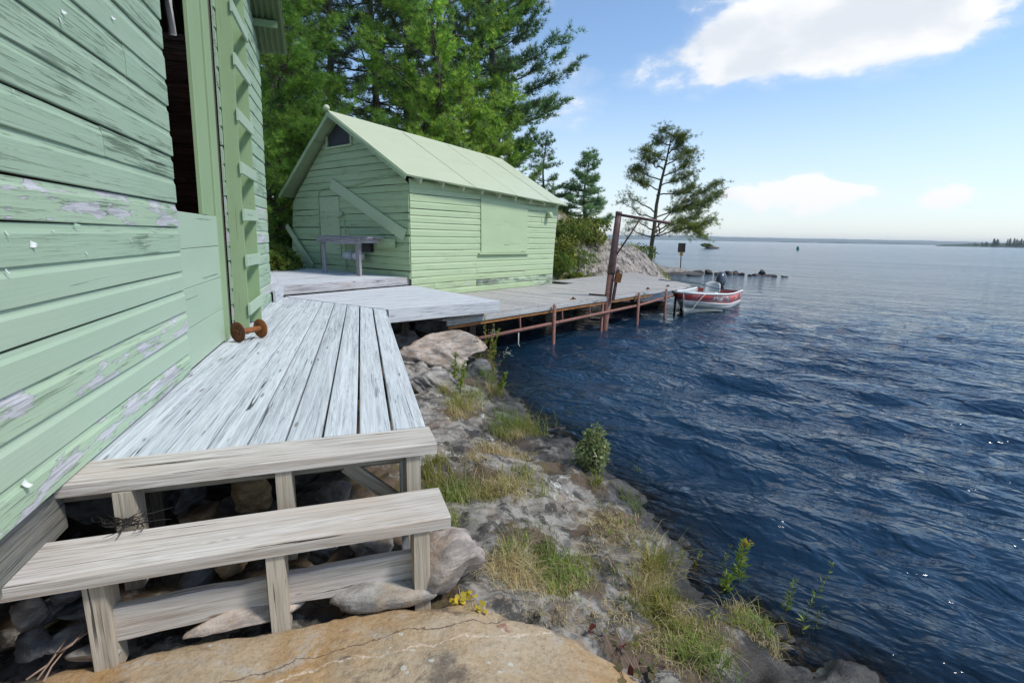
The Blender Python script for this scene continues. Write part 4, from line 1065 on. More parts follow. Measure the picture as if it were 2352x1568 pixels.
# barge boards under the gable edge
for e, nn in ((eR, nR), (eL, nL)):
    a, b = e(-.27), rG(-.27)
    board('barge_board', shed, M_SHED_FRONT, a - nn * .095, b - nn * .095, b - nn * .006, a - nn * .006, .022, -SS, seg=3, jit=.002)
lathe('finial', shed, M_ROOF, [(0.0, -.07), (.035, -.06), (.065, -.03), (.075, 0), (.065, .035), (.035, .062), (0.005, .07)], Matrix.Translation(rG(-.30) + zz * .075), 16)
lathe('finial', shed, M_ROOF, [(0.0, -.07), (.035, -.06), (.065, -.03), (.075, 0), (.065, .035), (.035, .062), (0.005, .07)], Matrix.Translation(rG(5.85) + zz * .065), 12)
# rafter tails
for k in range(9):
    s = .18 + k * .655
    p = eR(s); d = (rG(s) - eR(s)).normalized()
    beam('rafter_tail', shed, M_ROOF, p + d * .03 - nR * .085, p + d * .36 - nR * .085, .05, .115, nR)
# attic vent with screen
prism('vent_screen', shed, M_SCREEN, [S(2.94, -.024, 3.19), S(2.03, -.024, 3.19), S(2.03, -.024, 3.47), S(2.42, -.024, 3.68), S(2.56, -.024, 3.68), S(2.94, -.024, 3.42)], .012, -SS, X=SF)
for a, b in (((2.99, 3.19), (2.99, 3.44)), ((1.98, 3.19), (1.98, 3.46))):
    beam('vent_frame', shed, M_SHED_FRONT, S(a[0], -.040, a[1] - .05), S(b[0], -.040, b[1]), .07, .03, -SS)
beam('vent_sill', shed, M_SHED, S(3.04, -.045, 3.155), S(1.94, -.045, 3.155), .06, .04, zz)
# plywood over the old door, boarded window and its sill
board('door_panel', shed, M_SHED_LOW, S(3.46, -.026, .60), S(2.60, -.026, .60), S(2.60, -.026, 2.0), S(3.46, -.026, 2.02), .016, -SS, seg=2)
board('window_shutter', shed, M_SHED, S(-.026, 2.27, .70), S(-.026, 4.17, .70), S(-.026, 4.17, 1.98), S(-.026, 2.25, 2.06), .018, -SF, seg=2)
beam('window_sill', shed, M_SHED, S(-.055, 2.16, .68), S(-.055, 4.24, .665), .07, .035, zz)
# loose boards nailed slantwise
def slant(f0, z0, f1, z1, w, mt, off=.035):
    a, b = S(f0, -off, z0), S(f1, -off, z1); d = (b - a).normalized(); v = d.cross(-SS)
    board('slanting_board', shed, mt, a - v * w / 2, b - v * w / 2, b + v * w / 2, a + v * w / 2, .032, -SS, seg=3, jit=.002)
slant(2.86, 2.32, .12, 1.10, .26, M_SHED)
slant(5.05, 1.30, 3.86, .26, .15, M_SHED, .10)
# cables, small lamp housing and wall lamp
tube('cable', shed, M_SHED_FRONT, [S(3.55, -.04, .25), S(3.52, -.04, 1.2), S(3.50, -.04, 2.05), S(3.42, -.04, 2.2), S(2.9, -.04, 2.25), S(2.0, -.04, 2.22), S(1.0, -.04, 2.36), S(.3, -.04, 2.38)], .011, 6)
tube('cable', shed, M_SHED_FRONT, [S(2.40, -.04, 1.45), S(2.38, -.05, .9), S(2.40, -.04, .25)], .009, 6)
lathe('lamp_housing', shed, M_SHED, [(.02, 0), (.06, .01), (.065, .10), (.04, .13), (.05, .15), (.05, .20)], frame(S(2.50, -.03, 1.62), SF, -SS * .7 + zz * -.5), 12)
lathe('wall_lamp', shed, M_SHED, [(.05, 0), (.05, .03), (.08, .05), (.085, .14), (.05, .17)], frame(S(-.03, 5.12, 1.75), SS, -SF), 12)
board('stone_footing', shed, M_ROCK_D, S(.02, .1, -1.3), S(.02, 5.3, -1.3), S(.02, 5.3, -.29), S(.02, .1, -.29), .03, -SF, seg=4, jit=.02)

# workbench against the gable
bench = thing('workbench', 'rough grey workbench with two legs standing against the shed gable', 'workbench', S(1.8, -.6, Z_UP))
L1, L2 = G(784, 617, Z_UP), G(866, 627.5, Z_UP)
bd = (L2 - L1); 
TZ = 1.02
bl, br_ = S(2.42, -.62, Z_UP), S(1.02, -.62, Z_UP)
for p, w in ((bl, .10), (br_, .12)):
    beam('leg', bench, M_BENCH, p + zz * .0, Vector((p.x, p.y, TZ - .02)) + SF * .02, w, .06, -SS)
beam('front_rail', bench, M_BENCH, S(2.58, -.665, TZ - .04), S(.88, -.665, TZ - .06), .05, .15, zz)
for k, o in enumerate((-.60, -.44, -.28, -.13)):
    if k in (1,): continue
    beam('top_slat', bench, M_BENCH, S(2.52 - .1 * k, o, TZ + .03), S(.60 + .07 * k, o, TZ + .02), .14, .035, zz)
beam('side_rail', bench, M_BENCH, S(.92, -.64, TZ - .045), S(.92, -.06, TZ - .045), .05, .12, zz)
beam('side_rail', bench, M_BENCH, S(2.50, -.64, TZ - .045), S(2.50, -.06, TZ - .045), .05, .12, zz)
beam('back_bracket', bench, M_SHED_FRONT, S(.42, -.10, TZ - .10), S(1.02, -.10, TZ - .10), .06, .20, zz)
# twin flood lamps
fl = thing('flood_lamp', 'pair of milky flood lamps under the workbench on the shed gable', 'lamp', S(1.75, -.05, .72))
beam('junction_box', fl, M_BLACK, S(1.62, -.07, .80), S(1.28, -.07, .80), .08, .20, zz)
for f0, mt in ((2.06, M_LAMP), (1.66, M_SEAT)):
    lathe('lamp_shade', fl, mt, [(.035, 0), (.085, .05), (.105, .14), (.105, .26), (.09, .33), (.045, .36)], frame(S(f0 + .18, -.20, .60), zz, -SF), 14)

# ------------------------------------------------------------------ dock
dock = thing('dock', 'brown grey plank dock on rusty pipe legs along the shed', 'dock', G(1300, 680, -.8))
D0 = G(1144, 715, Z_DOCK); D1 = G(1586, 653, Z_DOCK); du = (D1 - D0).normalized(); du = Vector((du.x, du.y, 0)).normalized(); dv = Vector((-du.y, du.x, 0))
LD = (D1 - D0).dot(du)
shed_v = lambda u: (lambda p: (p - D0).dot(dv))(SK + SS * (((D0 + du * u) - SK).dot(SS)))
P3_, P4_ = G(1458, 625, Z_DOCK), G(1276, 644, Z_DOCK)
u3, v3 = (P3_ - D0).dot(du), (P3_ - D0).dot(dv); u4, v4 = (P4_ - D0).dot(du), (P4_ - D0).dot(dv)
corner_u = (S(0, SIDE_L, 0) - D0).dot(du)
def vmax(u):
    if u < corner_u + .12: return shed_v(u) - .03
    if u < corner_u + .85: return shed_v(u) - .35
    return v4 + (v3 - v4) * (u - u4) / (u3 - u4)
def vmin(u): return 0.0 if u <= LD else (u - LD) / (u3 - LD) * v3
rd = random.Random(8)
u = -1.4
dk = lambda u, v, z: D0 + du * u + dv * v + Vector((0, 0, z - Z_DOCK))
while u < u3 - .05:
    w = .138 + rd.uniform(-.004, .004); u1 = min(u + w, u3)
    a0, a1, b0, b1 = vmin(u), vmin(u1), vmax(u), vmax(u1)
    a0 -= rd.uniform(0, .02) * (u < LD); a1 = a0 if u1 <= LD else a1
    zt_ = Z_DOCK - .03 + rd.uniform(-.003, .003)
    if b1 - a1 > .05:
        board('dock_plank', dock, M_DOCK, dk(u + .003, a0, zt_), dk(u1 - .003, a1, zt_), dk(u1 - .003, b1, zt_), dk(u + .003, b0, zt_), .03, zz, seg=2, jit=.002, rg=rd) if False else \
        board('dock_plank', dock, M_DOCK, dk(u + .003, a0, zt_), dk(u + .003, b0, zt_), dk(u1 - .003, b1, zt_), dk(u1 - .003, a1, zt_), .03, zz, seg=3, jit=.002, warp=.002, rg=rd)
    u = u1
board('edge_board', dock, M_DOCKEDGE, dk(-1.3, .006, Z_DOCK - .125), dk(LD - .02, .006, Z_DOCK - .105), dk(LD - .02, .006, Z_DOCK - .034), dk(-1.3, .006, Z_DOCK - .034), .035, -dv, seg=8, jit=.006, rg=rd)
beam('end_board', dock, M_DOCKEDGE, dk(LD, .03, Z_DOCK - .075), dk(u3, v3, Z_DOCK - .075), .035, .085, zz)
beam('angle_iron', dock, M_ORANGE, dk(-1.25, .02, Z_DOCK - .165), dk(6.4, .02, Z_DOCK - .150), .045, .05, zz, seg=4, jit=.002)
for v in (1.2, 2.5):
    beam('stringer', dock, M_DARKWOOD, dk(-1.2, v, Z_DOCK - .13), dk(LD + .6, v, Z_DOCK - .13), .05, .18, zz)
beam('stringer', dock, M_DARKWOOD, dk(5.6, 3.5, Z_DOCK - .13), dk(u3 - .4, 3.5, Z_DOCK - .13), .05, .18, zz)
tube('rail_pipe', dock, M_PIPE, [dk(-1.0, -.05, Z_DOCK - .44), dk(2.0, -.05, Z_DOCK - .41), dk(5.5, -.05, Z_DOCK - .36), dk(LD - 1.0, -.03, Z_DOCK - .24)], .036, 10)
legs = [(1272, 790, .038), (1447, 742, .038), (1508, 727, .034)]
for px, py, r in legs:
    q = G(px, py, ZW); uu = (q - D0).dot(du); v = -.10
    tube('pipe_leg', dock, M_PIPE, [dk(uu, v, -2.9), dk(uu, v, Z_DOCK - .012)], r, 12)
tube('pipe_leg', dock, M_PIPE, [dk((G(1383, 757, ZW) - D0).dot(du) - .22, .02, -2.9), dk((G(1383, 757, ZW) - D0).dot(du) - .16, .02, Z_DOCK - .03)], .034, 10)
tube('pipe_leg', dock, M_BLACK, [dk(LD - .95, .05, -2.9), dk(LD - .95, .05, Z_DOCK - .03)], .034, 10)
for uu, v in ((1.2, 2.2), (3.8, 2.3), (6.5, 2.6), (LD, 2.0), (u3 - .3, v3 - .4)):
    tube('timber_pile', dock, M_DARKWOOD, [dk(uu, v, -3.0), dk(uu, v, Z_DOCK - .05)], .08, 10)
for uu in (.62, 2.05, 3.15):
    beam('hanger', dock, M_PIPE, dk(uu, -.012, Z_DOCK - .17), dk(uu, -.04, Z_DOCK - .41), .03, .03, du)
tube('hanging_hook', dock, M_ROPE, [dk(.55, -.05, Z_DOCK - .45), dk(.55, -.05, Z_DOCK - .70), dk(.58, -.06, Z_DOCK - .75)], .012, 6)
for uu in (2.6, 6.3, 7.6):
    beam('cleat', dock, M_RUSTDARK, dk(uu, .14, Z_DOCK + .012), dk(uu + .18, .14, Z_DOCK + .012), .04, .02)
    beam('cleat_stem', dock, M_RUSTDARK, dk(uu + .09, .14, Z_DOCK + .022), dk(uu + .09, .14, Z_DOCK + .055), .03, .05, (1, 0, 0))

# ------------------------------------------------------------------ leaning hoist
hb = G(1387, 757, ZW); hd = hb.y
hoist = thing('dock_hoist', 'leaning maroon steel hoist post with swing arm rising beside the dock', 'hoist', hb)
ht = DP(1421, 491, hd - .15); dirh = (ht - hb).normalized()
tube('post', hoist, M_PIPE, [hb - dirh * 1.6, hb + dirh * 1.42], .085, 16)
tube('mast', hoist, M_CRANE, [hb + dirh * 1.40, hb + dirh * 1.44, hb + dirh * 1.60, ht], [.098, .100, .092, .072], 16)
tip = DP(1540, 513, hd - .55)
tube('arm', hoist, M_CRANE, [ht - dirh * .02, tip], .033, 10)
tube('mast_cap', hoist, M_CRANE, [ht - dirh * .03, ht + dirh * .05], .078, 14)
tube('brace', hoist, M_CRANE, [hb + dirh * 1.72, ht.lerp(tip, .44)], .020, 8)
wb = hb + dirh * 1.18
beam('winch_plate', hoist, M_CRANE, wb + Vector((.09, -.05, -.42)), wb + Vector((.17, -.05, .32)), .05, .15, (0, 1, 0))
beam('winch_box', hoist, M_RUST, wb + Vector((.16, -.06, .02)), wb + Vector((.20, -.06, .24)), .14, .17, (0, 1, 0))
hk = ht.lerp(tip, .78)
tube('hook', hoist, M_RUSTDARK, [hk, hk - zz * .12, hk + Vector((.04, 0, -.20)), hk + Vector((.02, 0, -.30)), hk + Vector((-.05, 0, -.26)), hk + Vector((-.03, 0, -.18))], .017, 6)
bm_ = hb + dirh * ((Z_DOCK - ZW) / dirh.z)
beam('dock_bracket', hoist, M_RUSTDARK, bm_ - du * .10 + zz * .02, bm_ + dv * .45 - du * .15 + zz * .02, .05, .03)

# ------------------------------------------------------------------ boat
bowp = G(1570, 726, ZW); stp = G(1700, 692, ZW)
_ba = RAD(33.0); bx = Vector((-math.sin(_ba), -math.cos(_ba), 0)); LB = 4.95; trans_c = bowp - bx * (LB - .22)
boat = thing('motor_boat', 'red and bare aluminium motor boat with registration letters moored at the dock end', 'boat', trans_c)
MB = frame(Vector((trans_c.x, trans_c.y, ZW)), bx, zz)            # local x to the bow, y to port side, z up
def st(t):
    """hull section at t (0 stern, 1 bow): gunwale half-beam, chine half-beam, keel z, chine z, stripe z, gunwale z"""
    g = .80 * (1 - max(0, (t - .42) / .58) ** 3.0) ** .62 if t < 1 else 0
    c = .745 * (1 - max(0, (t - .30) / .68) ** 2.1) if t < .98 else 0
    c = max(c, 0)
    k = -.20 + (0.0 if t < .6 else .22 * ((t - .6) / .4) ** 2.4)
    cz = -.06 + .34 * max(0, (t - .35) / .65) ** 1.6
    sz = .11 + .10 * t + .27 * max(0, (t - .35) / .65) ** 1.5
    gz = .47 + .05 * t + .20 * max(0, (t - .3) / .7) ** 1.5
    return g, c, k, cz, sz, gz
NS = 22; secs = []
for i in range(NS + 1):
    t = i / NS; g, c, k, cz, sz, gz = st(t)
    rake = .24 * max(0, t - .75) / .25
    X0 = LB * t * .952
    def xat(z): return X0 + rake * max(0, min(1, (z + .2) / .9))
    fr = lambda z: c + (g - c) * (z - cz) / max(.01, gz - cz)
    secs.append([(xat(k), 0, k), (xat(cz), c, cz), (xat(sz), fr(sz), sz), (xat(gz), g, gz)])
def strip(name, k0, k1, mat, parent, off=0.0, sub=1):
    for sgn in (1, -1):
        V, Fc = [], []
        for s_ in secs:
            for j in range(sub + 1):
                u = j / sub
                p = [s_[k0][q] * (1 - u) + s_[k1][q] * u for q in range(3)]
                V.append((p[0] + (off if off < 0 and p[1] < .12 else 0), sgn * max(0, p[1] + off), p[2]))
        m = sub + 1
        for i in range(NS - (3 if off < 0 else 0)):
            for j in range(sub):
                f = (i * m + j, (i + 1) * m + j, (i + 1) * m + j + 1, i * m + j + 1)
                Fc.append(f if sgn < 0 else tuple(reversed(f)))
        o = obj(name, mkmesh(name, V, Fc, mat, True), parent, MB)
        md = o.modifiers.new('thickness', 'SOLIDIFY'); md.thickness = .006; md.offset = -1
strip('inner_lining', 1, 3, M_ALU, boat, -.03)
strip('bottom_plate', 0, 1, M_ALU, boat); strip('lower_side', 1, 2, M_ALU, boat); strip('red_side', 2, 3, M_RED, boat)
for sgn in (1, -1):
    tube('white_stripe', boat, M_WHITE, [MB @ Vector((s_[2][0], sgn * (s_[2][1] + .004), s_[2][2])) for s_ in secs], .021, 6)
    tube('gunwale', boat, M_WHITE, [MB @ Vector((s_[3][0], sgn * s_[3][1], s_[3][2])) for s_ in secs], .030, 8)
    tube('chine', boat, M_ALU, [MB @ Vector((s_[1][0], sgn * (s_[1][1] + .002), s_[1][2])) for s_ in secs], .012, 6)
tube('stem', boat, M_ALU, [MB @ Vector((secs[-1][k][0] + .004, 0, secs[-1][k][2])) for k in range(4)], .020, 8)
g, c, k, cz, sz, gz = st(0)
prism('transom', boat, M_RED, [MB @ Vector(p) for p in ((0, -g, gz), (0, g, gz), (0, c, cz), (0, 0, k), (0, -c, cz))], .03, bx)
V = [MB @ Vector(p) for p in ((.05, -.6, .02), (.05, .6, .02), (LB * .6, .5, .06), (LB * .85, .12, .16), (LB * .85, -.12, .16), (LB * .6, -.5, .06))]
prism('floor', boat, M_ALU, V, .02, zz)
for xx, ww in ((.55, .62), (1.75, .68), (3.05, .50)):
    a, b = MB @ Vector((xx, -ww, .34)), MB @ Vector((xx, ww, .34)); beam('thwart', boat, M_ALU, a, b, .28, .04)
dk_ = [MB @ Vector(p) for p in ((LB * .80, -.40, .605), (LB * .80, .40, .605), (LB * .93, .12, .68), (LB * .93, -.12, .68))]
prism('bow_deck', boat, M_WHITE, dk_, .015, zz)
# swivel seat
sc = Vector((1.55, .02, .36))
sb_ = bpy.data.objects.new('swivel_seat', None); put(sb_, boat, MB @ Matrix.Translation(sc))
def shell(name, pts_fn, parent, mat, nu=9, nv=7, th=.05):
    V = [pts_fn(i / (nu - 1), j / (nv - 1)) for i in range(nu) for j in range(nv)]; Fc = []
    for i in range(nu - 1):
        for j in range(nv - 1):
            a = i * nv + j; Fc.append((a, a + nv, a + nv + 1, a + 1))
    o = obj(name, mkmesh(name, V, Fc, mat, True), parent, MB @ Matrix.Translation(sc)); md = o.modifiers.new('thickness', 'SOLIDIFY'); md.thickness = th; return o
shell('seat_back', lambda u, v: (-.20 - .10 * v + .10 * abs(2 * u - 1) ** 2.2, (u - .5) * .52 * (1 - .12 * v ** 3), .06 + .40 * v - .06 * abs(2 * u - 1) ** 3 * v), sb_, M_SEAT)
shell('seat_cushion', lambda u, v: (-.20 + .42 * v, (u - .5) * .46, .05 + .03 * v ** 3), sb_, M_SEAT, th=.07)
tube('seat_pedestal', sb_, M_ALU, [MB @ (sc + Vector((0, 0, -.3))), MB @ (sc + Vector((0, 0, .03)))], .04, 10)
# outboard motor
mo = bpy.data.objects.new('outboard_motor', None); put(mo, boat, MB @ Matrix.Translation((-.12, 0, .5)))
mo['label'] = 'dark blue grey outboard motor'
Vc, Fc = [], []
for i in range(13):
    ph = math.pi * i / 12
    for j in range(18):
        th = 2 * math.pi * j / 18; r = math.sin(ph) ** .8
        Vc.append((-.02 + .27 * r * math.cos(th) - .06 * math.cos(ph), .185 * r * math.sin(th), .30 + .30 * math.cos(ph)))
for i in range(12):
    for j in range(18):
        k2 = (j + 1) % 18; Fc.append((i * 18 + j, (i + 1) * 18 + j, (i + 1) * 18 + k2, i * 18 + k2))
obj('cowl', mkmesh('cowl', Vc, Fc, M_COWL, True), mo, MB @ Matrix.Translation((-.12, 0, .5)))
beam('motor_leg', mo, M_COWL, MB @ Vector((-.15, 0, .52)), MB @ Vector((-.17, 0, -.45)), .12, .20, bx)
beam('tiller', mo, M_BLACK, MB @ Vector((.05, 0, .62)), MB @ Vector((.60, .12, .66)), .05, .05)
beam('clamp', mo, M_BLACK, MB @ Vector((-.05, -.14, .46)), MB @ Vector((-.05, .14, .46)), .12, .14)
beam('oar_lock', boat, M_BLACK, MB @ Vector((.1, -.72, .52)), MB @ Vector((-.18, -.80, .52)), .04, .03)
# registration letters and decals on the red side facing the lake
def side_point(t, v, sgn=1, off=.020):
    i = min(NS - 1, int(t * NS)); w = t * NS - i
    a = [secs[i][2][q] * (1 - v) + secs[i][3][q] * v for q in range(3)]; b = [secs[i + 1][2][q] * (1 - v) + secs[i + 1][3][q] * v for q in range(3)]
    p = [a[q] * (1 - w) + b[q] * w for q in range(3)]
    return Vector((p[0], sgn * (p[1] + off), p[2]))
def text_on_hull(txt, t_start, t_end, h, v0, mat, name):
    cu = bpy.data.curves.new(name, 'FONT'); cu.body = txt; cu.size = 1.0; cu.shear = 0.28
    try: cu.offset = .018
    except Exception: pass
    to = bpy.data.objects.new(name + '_tmp', cu); COL.objects.link(to)
    me = bpy.data.meshes.new_from_object(to); bpy.data.objects.remove(to)
    xs = [v.co.x for v in me.vertices]; ys = [v.co.y for v in me.vertices]; x0, x1, y0, y1 = min(xs), max(xs), min(ys), max(ys)
    for v in me.vertices:
        u = (v.co.x - x0) / (x1 - x0); w = (v.co.y - y0) / (y1 - y0)
        p = side_point(t_start + (t_end - t_start) * u, v0 + h * w)
        v.co = p
    me.materials.clear(); me.materials.append(mat)
    o = obj(name, me, boat, MB); md = o.modifiers.new('thickness', 'SOLIDIFY'); md.thickness = .002
    return o
text_on_hull('MN 8687 FY', .80, .53, .58, .24, M_WHITE, 'registration_letters')
text_on_hull('T', .945, .92, .34, .42, M_WHITE, 'bow_letter')
M_FADE = mat_plain('faded_pink_decal', (0.55, 0.36, 0.36), 0.5, 0.0, 0.2, 30)
for (ta, tb, va, vb, sk) in ((.30, .205, .40, .68, -.02), (.105, .055, .40, .80, 0)):
    q_ = [side_point(ta, va), side_point(tb, va), side_point(tb + sk, vb), side_point(ta + sk, vb)]
    obj('faded_decal', mkmesh('faded_decal', q_, [(0, 1, 2, 3)], M_FADE), boat, MB)
q0, q1, q2, q3 = side_point(.525, .28), side_point(.495, .28), side_point(.495, .68), side_point(.525, .68)
obj('registration_sticker', mkmesh('registration_sticker', [q0, q1, q2, q3], [(0, 1, 2, 3)], M_TEAL), boat, MB)
# mooring line of the bow eye, and the cord on the dock
be = MB @ Vector((secs[-1][2][0] + .05, 0, .26)); gw = MB @ side_point(.90, 1.0)
tube('bow_rope', boat, M_ROPE, [be, be + Vector((.02, -.03, -.06)), be.lerp(gw, .35) + Vector((.05, -.08, -.16)), be.lerp(gw, .7) + Vector((.05, -.08, .02)), gw + Vector((.02, -.03, .02))], .008, 6)
cord = thing('mooring_cord', 'dark blue cord lying from the dock edge to the boat', 'cord', dk(LD + 1.2, 1.4, Z_DOCK))
e1 = MB @ Vector((1.2, .74, .55))
c0 = dk(LD + .9, 1.5, Z_DOCK + .015)
tube('cord', cord, M_CORD, [c0, dk(LD + .65, 1.05, Z_DOCK + .016), dk(LD + .8, .9, Z_DOCK + .02), c0.lerp(e1, .55) + zz * .05, c0.lerp(e1, .75) + zz * -.02, e1], .014, 6)

# ------------------------------------------------------------------ spool, weed, sign, buoy
sp = thing('steel_spool', 'rusty orange steel spool standing on the deck by the ladder foot', 'spool', G(570, 783))
sa, sb2 = G(548, 786) + zz * .105, G(600, 775.5) + zz * .102
ax_ = (sb2 - sa).normalized()
Mx = frame(sa, Vector((0, 0, 1)), ax_)
for k, (dist, r) in enumerate(((0.0, .106), ((sb2 - sa).length, .102))):
    lathe('flange', sp, M_RUSTDARK if k == 0 else M_RUST, [(.004, -.006), (r * .96, -.006), (r, -.003), (r, .003), (r * .96, .006), (.004, .006)], frame(sa + ax_ * dist, Vector((0, 0, 1)), ax_), 28)
tube('axle', sp, M_RUST, [sa, sb2], .030, 14)
lathe('hub', sp, M_RUSTDARK, [(.028, 0), (.030, .012), (.016, .014), (.014, .004)], frame(sa - ax_ * .006, Vector((0, 0, 1)), -ax_), 14)
tube('axle_sleeve', sp, M_PIPE, [sa + ax_ * .01, sa + ax_ * .07], .034, 14)
wd = thing('weed_tangle', 'tangle of black dried weed lying on the lower step', 'weed', G(275, 1212, -.19))
rw2 = random.Random(4); Vs, Fs = [], []
for k in range(46):
    p = G(275 + rw2.gauss(0, 24), 1208 + rw2.gauss(0, 6), -.197); p.z = -.194 + abs(rw2.gauss(0, .012)); d = Vector((rw2.uniform(-1, 1), rw2.uniform(-1, 1), rw2.uniform(0, .5))) * .05
    pts = [p]
    for j in range(4):
        d = Vector((d.x + rw2.uniform(-.03, .03), d.y + rw2.uniform(-.03, .03), rw2.uniform(-.012, .014))); p = pts[-1] + d * .45; p.z = max(p.z, -.196); pts.append(p)
    V_, F_ = tube_geo(pts, [.0022] * 4 + [.001], 4); n0 = len(Vs); Vs += V_; Fs += [tuple(i + n0 for i in f) for f in F_]
o0 = G(275, 1212, -.19)
obj('weed_strands', mkmesh('weed_strands', [v - o0 for v in Vs], Fs, M_WEED, True), wd, Matrix.Translation(o0))
sgb = DP(1563, 613, 36); sgb.z = tz1(sgb.x, sgb.y)
sign = thing('warning_sign', 'dark square signboard seen from behind on a thin post at the rocky point', 'sign', sgb)
tube('post', sign, M_RUSTDARK, [sgb - zz * .3, DP(1566, 562, 36)], .035, 8)
c_ = DP(1566, 569, 35.96)
beam('sign_board', sign, M_SIGN, c_ + Vector((-.26, 0, 0)), c_ + Vector((.26, .05, 0)), .02, .62, zz)
beam('number_plate', sign, M_YELLOW, DP(1565, 583, 35.95) + Vector((-.11, 0, 0)), DP(1565, 583, 35.95) + Vector((.11, 0, 0)), .015, .26, zz)
bp = G(1832, 576, ZW); bp = DP(1832, 575, 150); bp.z = ZW
bu = thing('channel_buoy', 'small green channel buoy floating far out on the lake', 'buoy', bp)
lathe('buoy_body', bu, M_BUOY, [(.30, -.6), (.34, 0), (.34, .7), (.28, .95), (.06, 1.15)], Matrix.Translation(bp), 14)
# ------------------------------------------------------------------ stones
def rock_mesh(name, seed, size, mat, sub=3, rough=.22, cuts=7, flat=.75):
    r = random.Random(seed); rn_ = np.random.RandomState(seed)
    import bmesh
    bm = bmesh.new(); bmesh.ops.create_icosphere(bm, subdivisions=sub, radius=1.0)
    V = np.array([v.co[:] for v in bm.verts]); T = np.array([[v.index for v in f.verts] for f in bm.faces]); bm.free()
    off = rn_.rand(3) * 50
    for k in range(cuts):                              # plane cuts give angular faces
        n = rn_.randn(3); n /= np.linalg.norm(n); d = rn_.uniform(.38, .80)
        e = V @ n - d; m = e > 0; V[m] -= np.outer(e[m] * .92, n)
    nrm = V / (np.linalg.norm(V, axis=1, keepdims=True) + 1e-9)
    h = fbm(V[:, 0] * 1.6 + off[0] + V[:, 2] * .9, V[:, 1] * 1.6 + off[1] - V[:, 2] * .7, 5, .55)
    h2 = fbm(V[:, 0] * 6 + off[2] + V[:, 2] * 4, V[:, 1] * 6 - V[:, 2] * 5, 3)
    V = V + nrm * (h * rough + h2 * rough * .18)[:, None]
    V = V * np.array(size)
    return npmesh(name, V, T, mat, True)
def rock(name, label, cat, p, size, mat, seed, rz=0.0, tilt=0.0, sub=3, rough=.22, group=None, cuts=7, kind=None):
    me = rock_mesh(name, seed, size, mat, sub, rough, cuts)
    M = Matrix.Translation(Vector(p)) @ Matrix.Rotation(rz, 4, 'Z') @ Matrix.Rotation(tilt, 4, 'X')
    o = obj(name, me, None, M); return tag(o, label, cat, group, kind)
yaw = lambda v: math.atan2(v.y, v.x)
ye = yaw(E_)
# the large stone under the lower right step
p = G(1028, 1300, -.55); rock('boulder', 'pinkish rounded boulder wedged under the right end of the lower step', 'boulder', (p.x + .01, p.y + .03, -.545), (.175, .20, .16), M_ROCK_P, 19, ye + .4, .2, 4, .30, cuts=4)
p = G(900, 1365, -.60); rock('flat_stone', 'flat grey slab of stone lying under the kick board beside the boulder', 'stone', (p.x, p.y + .06, -.60), (.30, .16, .075), M_ROCK_G, 31, ye, .05, 4, .2)
p = G(560, 1420, -.59); rock('flat_stone', 'reddish tongue of stone under the middle step post', 'stone', (p.x, p.y + .05, -.60), (.26, .12, .055), M_ROCK_P, 47, ye + .15, .1, 4, .2)
p = G(220, 1485, -.60); rock('prop_stone', 'small mottled stone propping the left step post', 'stone', (p.x, p.y, -.62), (.10, .07, .045), M_ROCK_G, 53, ye, 0, 3, .3)
# rubble seen between the treads: (px, py, z, size, material, words)
RUB = [(180, 1165, -.42, (.17, .16, .20), M_ROCK_D, 'dark slaty block under the nosing beside the sill beam'),
       (400, 1150, -.42, (.16, .14, .10), M_ROCK_D, 'dark blue grey rubble stone behind the left upper step post'),
       (560, 1150, -.46, (.24, .17, .16), M_ROCK_T, 'broad tan stone face behind the upper step opening'),
       (430, 1200, -.52, (.22, .14, .08), M_ROCK_T, 'long brown stone low behind the tread'),
       (760, 1150, -.52, (.20, .16, .13), M_ROCK_G, 'grey green stone in the grass under the deck corner'),
       (135, 1370, -.50, (.17, .12, .085), M_ROCK_D, 'dark grey wedge stone under the left end of the tread'),
       (150, 1432, -.58, (.18, .11, .06), M_ROCK_D, 'flat dark stone beside the left lower post'),
       (60, 1445, -.60, (.12, .10, .06), M_ROCK_D, 'dark brown stone at the left foot of the steps'),
       (95, 1498, -.63, (.12, .08, .045), M_ROCK_G, 'pale crumbly stone with pink veins beside a dry twig'),
       (10, 1440, -.55, (.09, .09, .09), M_ROCK_P, 'reddish stone at the foot of the sill beam'),
       (15, 1530, -.62, (.10, .09, .07), M_ROCK_D, 'dark rounded stone next to the tan slab'),
       (430, 1345, -.52, (.20, .12, .09), M_ROCK_D, 'grey rubble stone behind the left kick board'),
       (500, 1310, -.50, (.20, .13, .10), M_ROCK_T, 'brown rubble stone behind the middle lower post'),
       (720, 1275, -.52, (.16, .12, .10), M_ROCK_D, 'brown grey stone behind the right kick board'),
       (860, 1260, -.56, (.22, .14, .11), M_ROCK_G, 'grey stone in grass behind the right kick board'),
       (330, 1430, -.60, (.11, .08, .05), M_ROCK_T, 'small tan stone below the left kick board')]
for k, (px, py, z, sz_, mt, w) in enumerate(RUB):
    p = G(px, py, z); rock('rubble_stone', w, 'stone', (p.x, p.y + .12, z - .02), sz_, mt, 100 + k, rnd.uniform(0, 3), 0, 4, .22, cuts=16)
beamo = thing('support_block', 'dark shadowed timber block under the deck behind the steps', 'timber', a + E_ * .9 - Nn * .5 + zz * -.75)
beam('block', beamo, M_DARKWOOD, a + E_ * .15 - Nn * .75 + zz * -.42, a + E_ * 2.2 - Nn * .75 + zz * -.42, .10, .5)
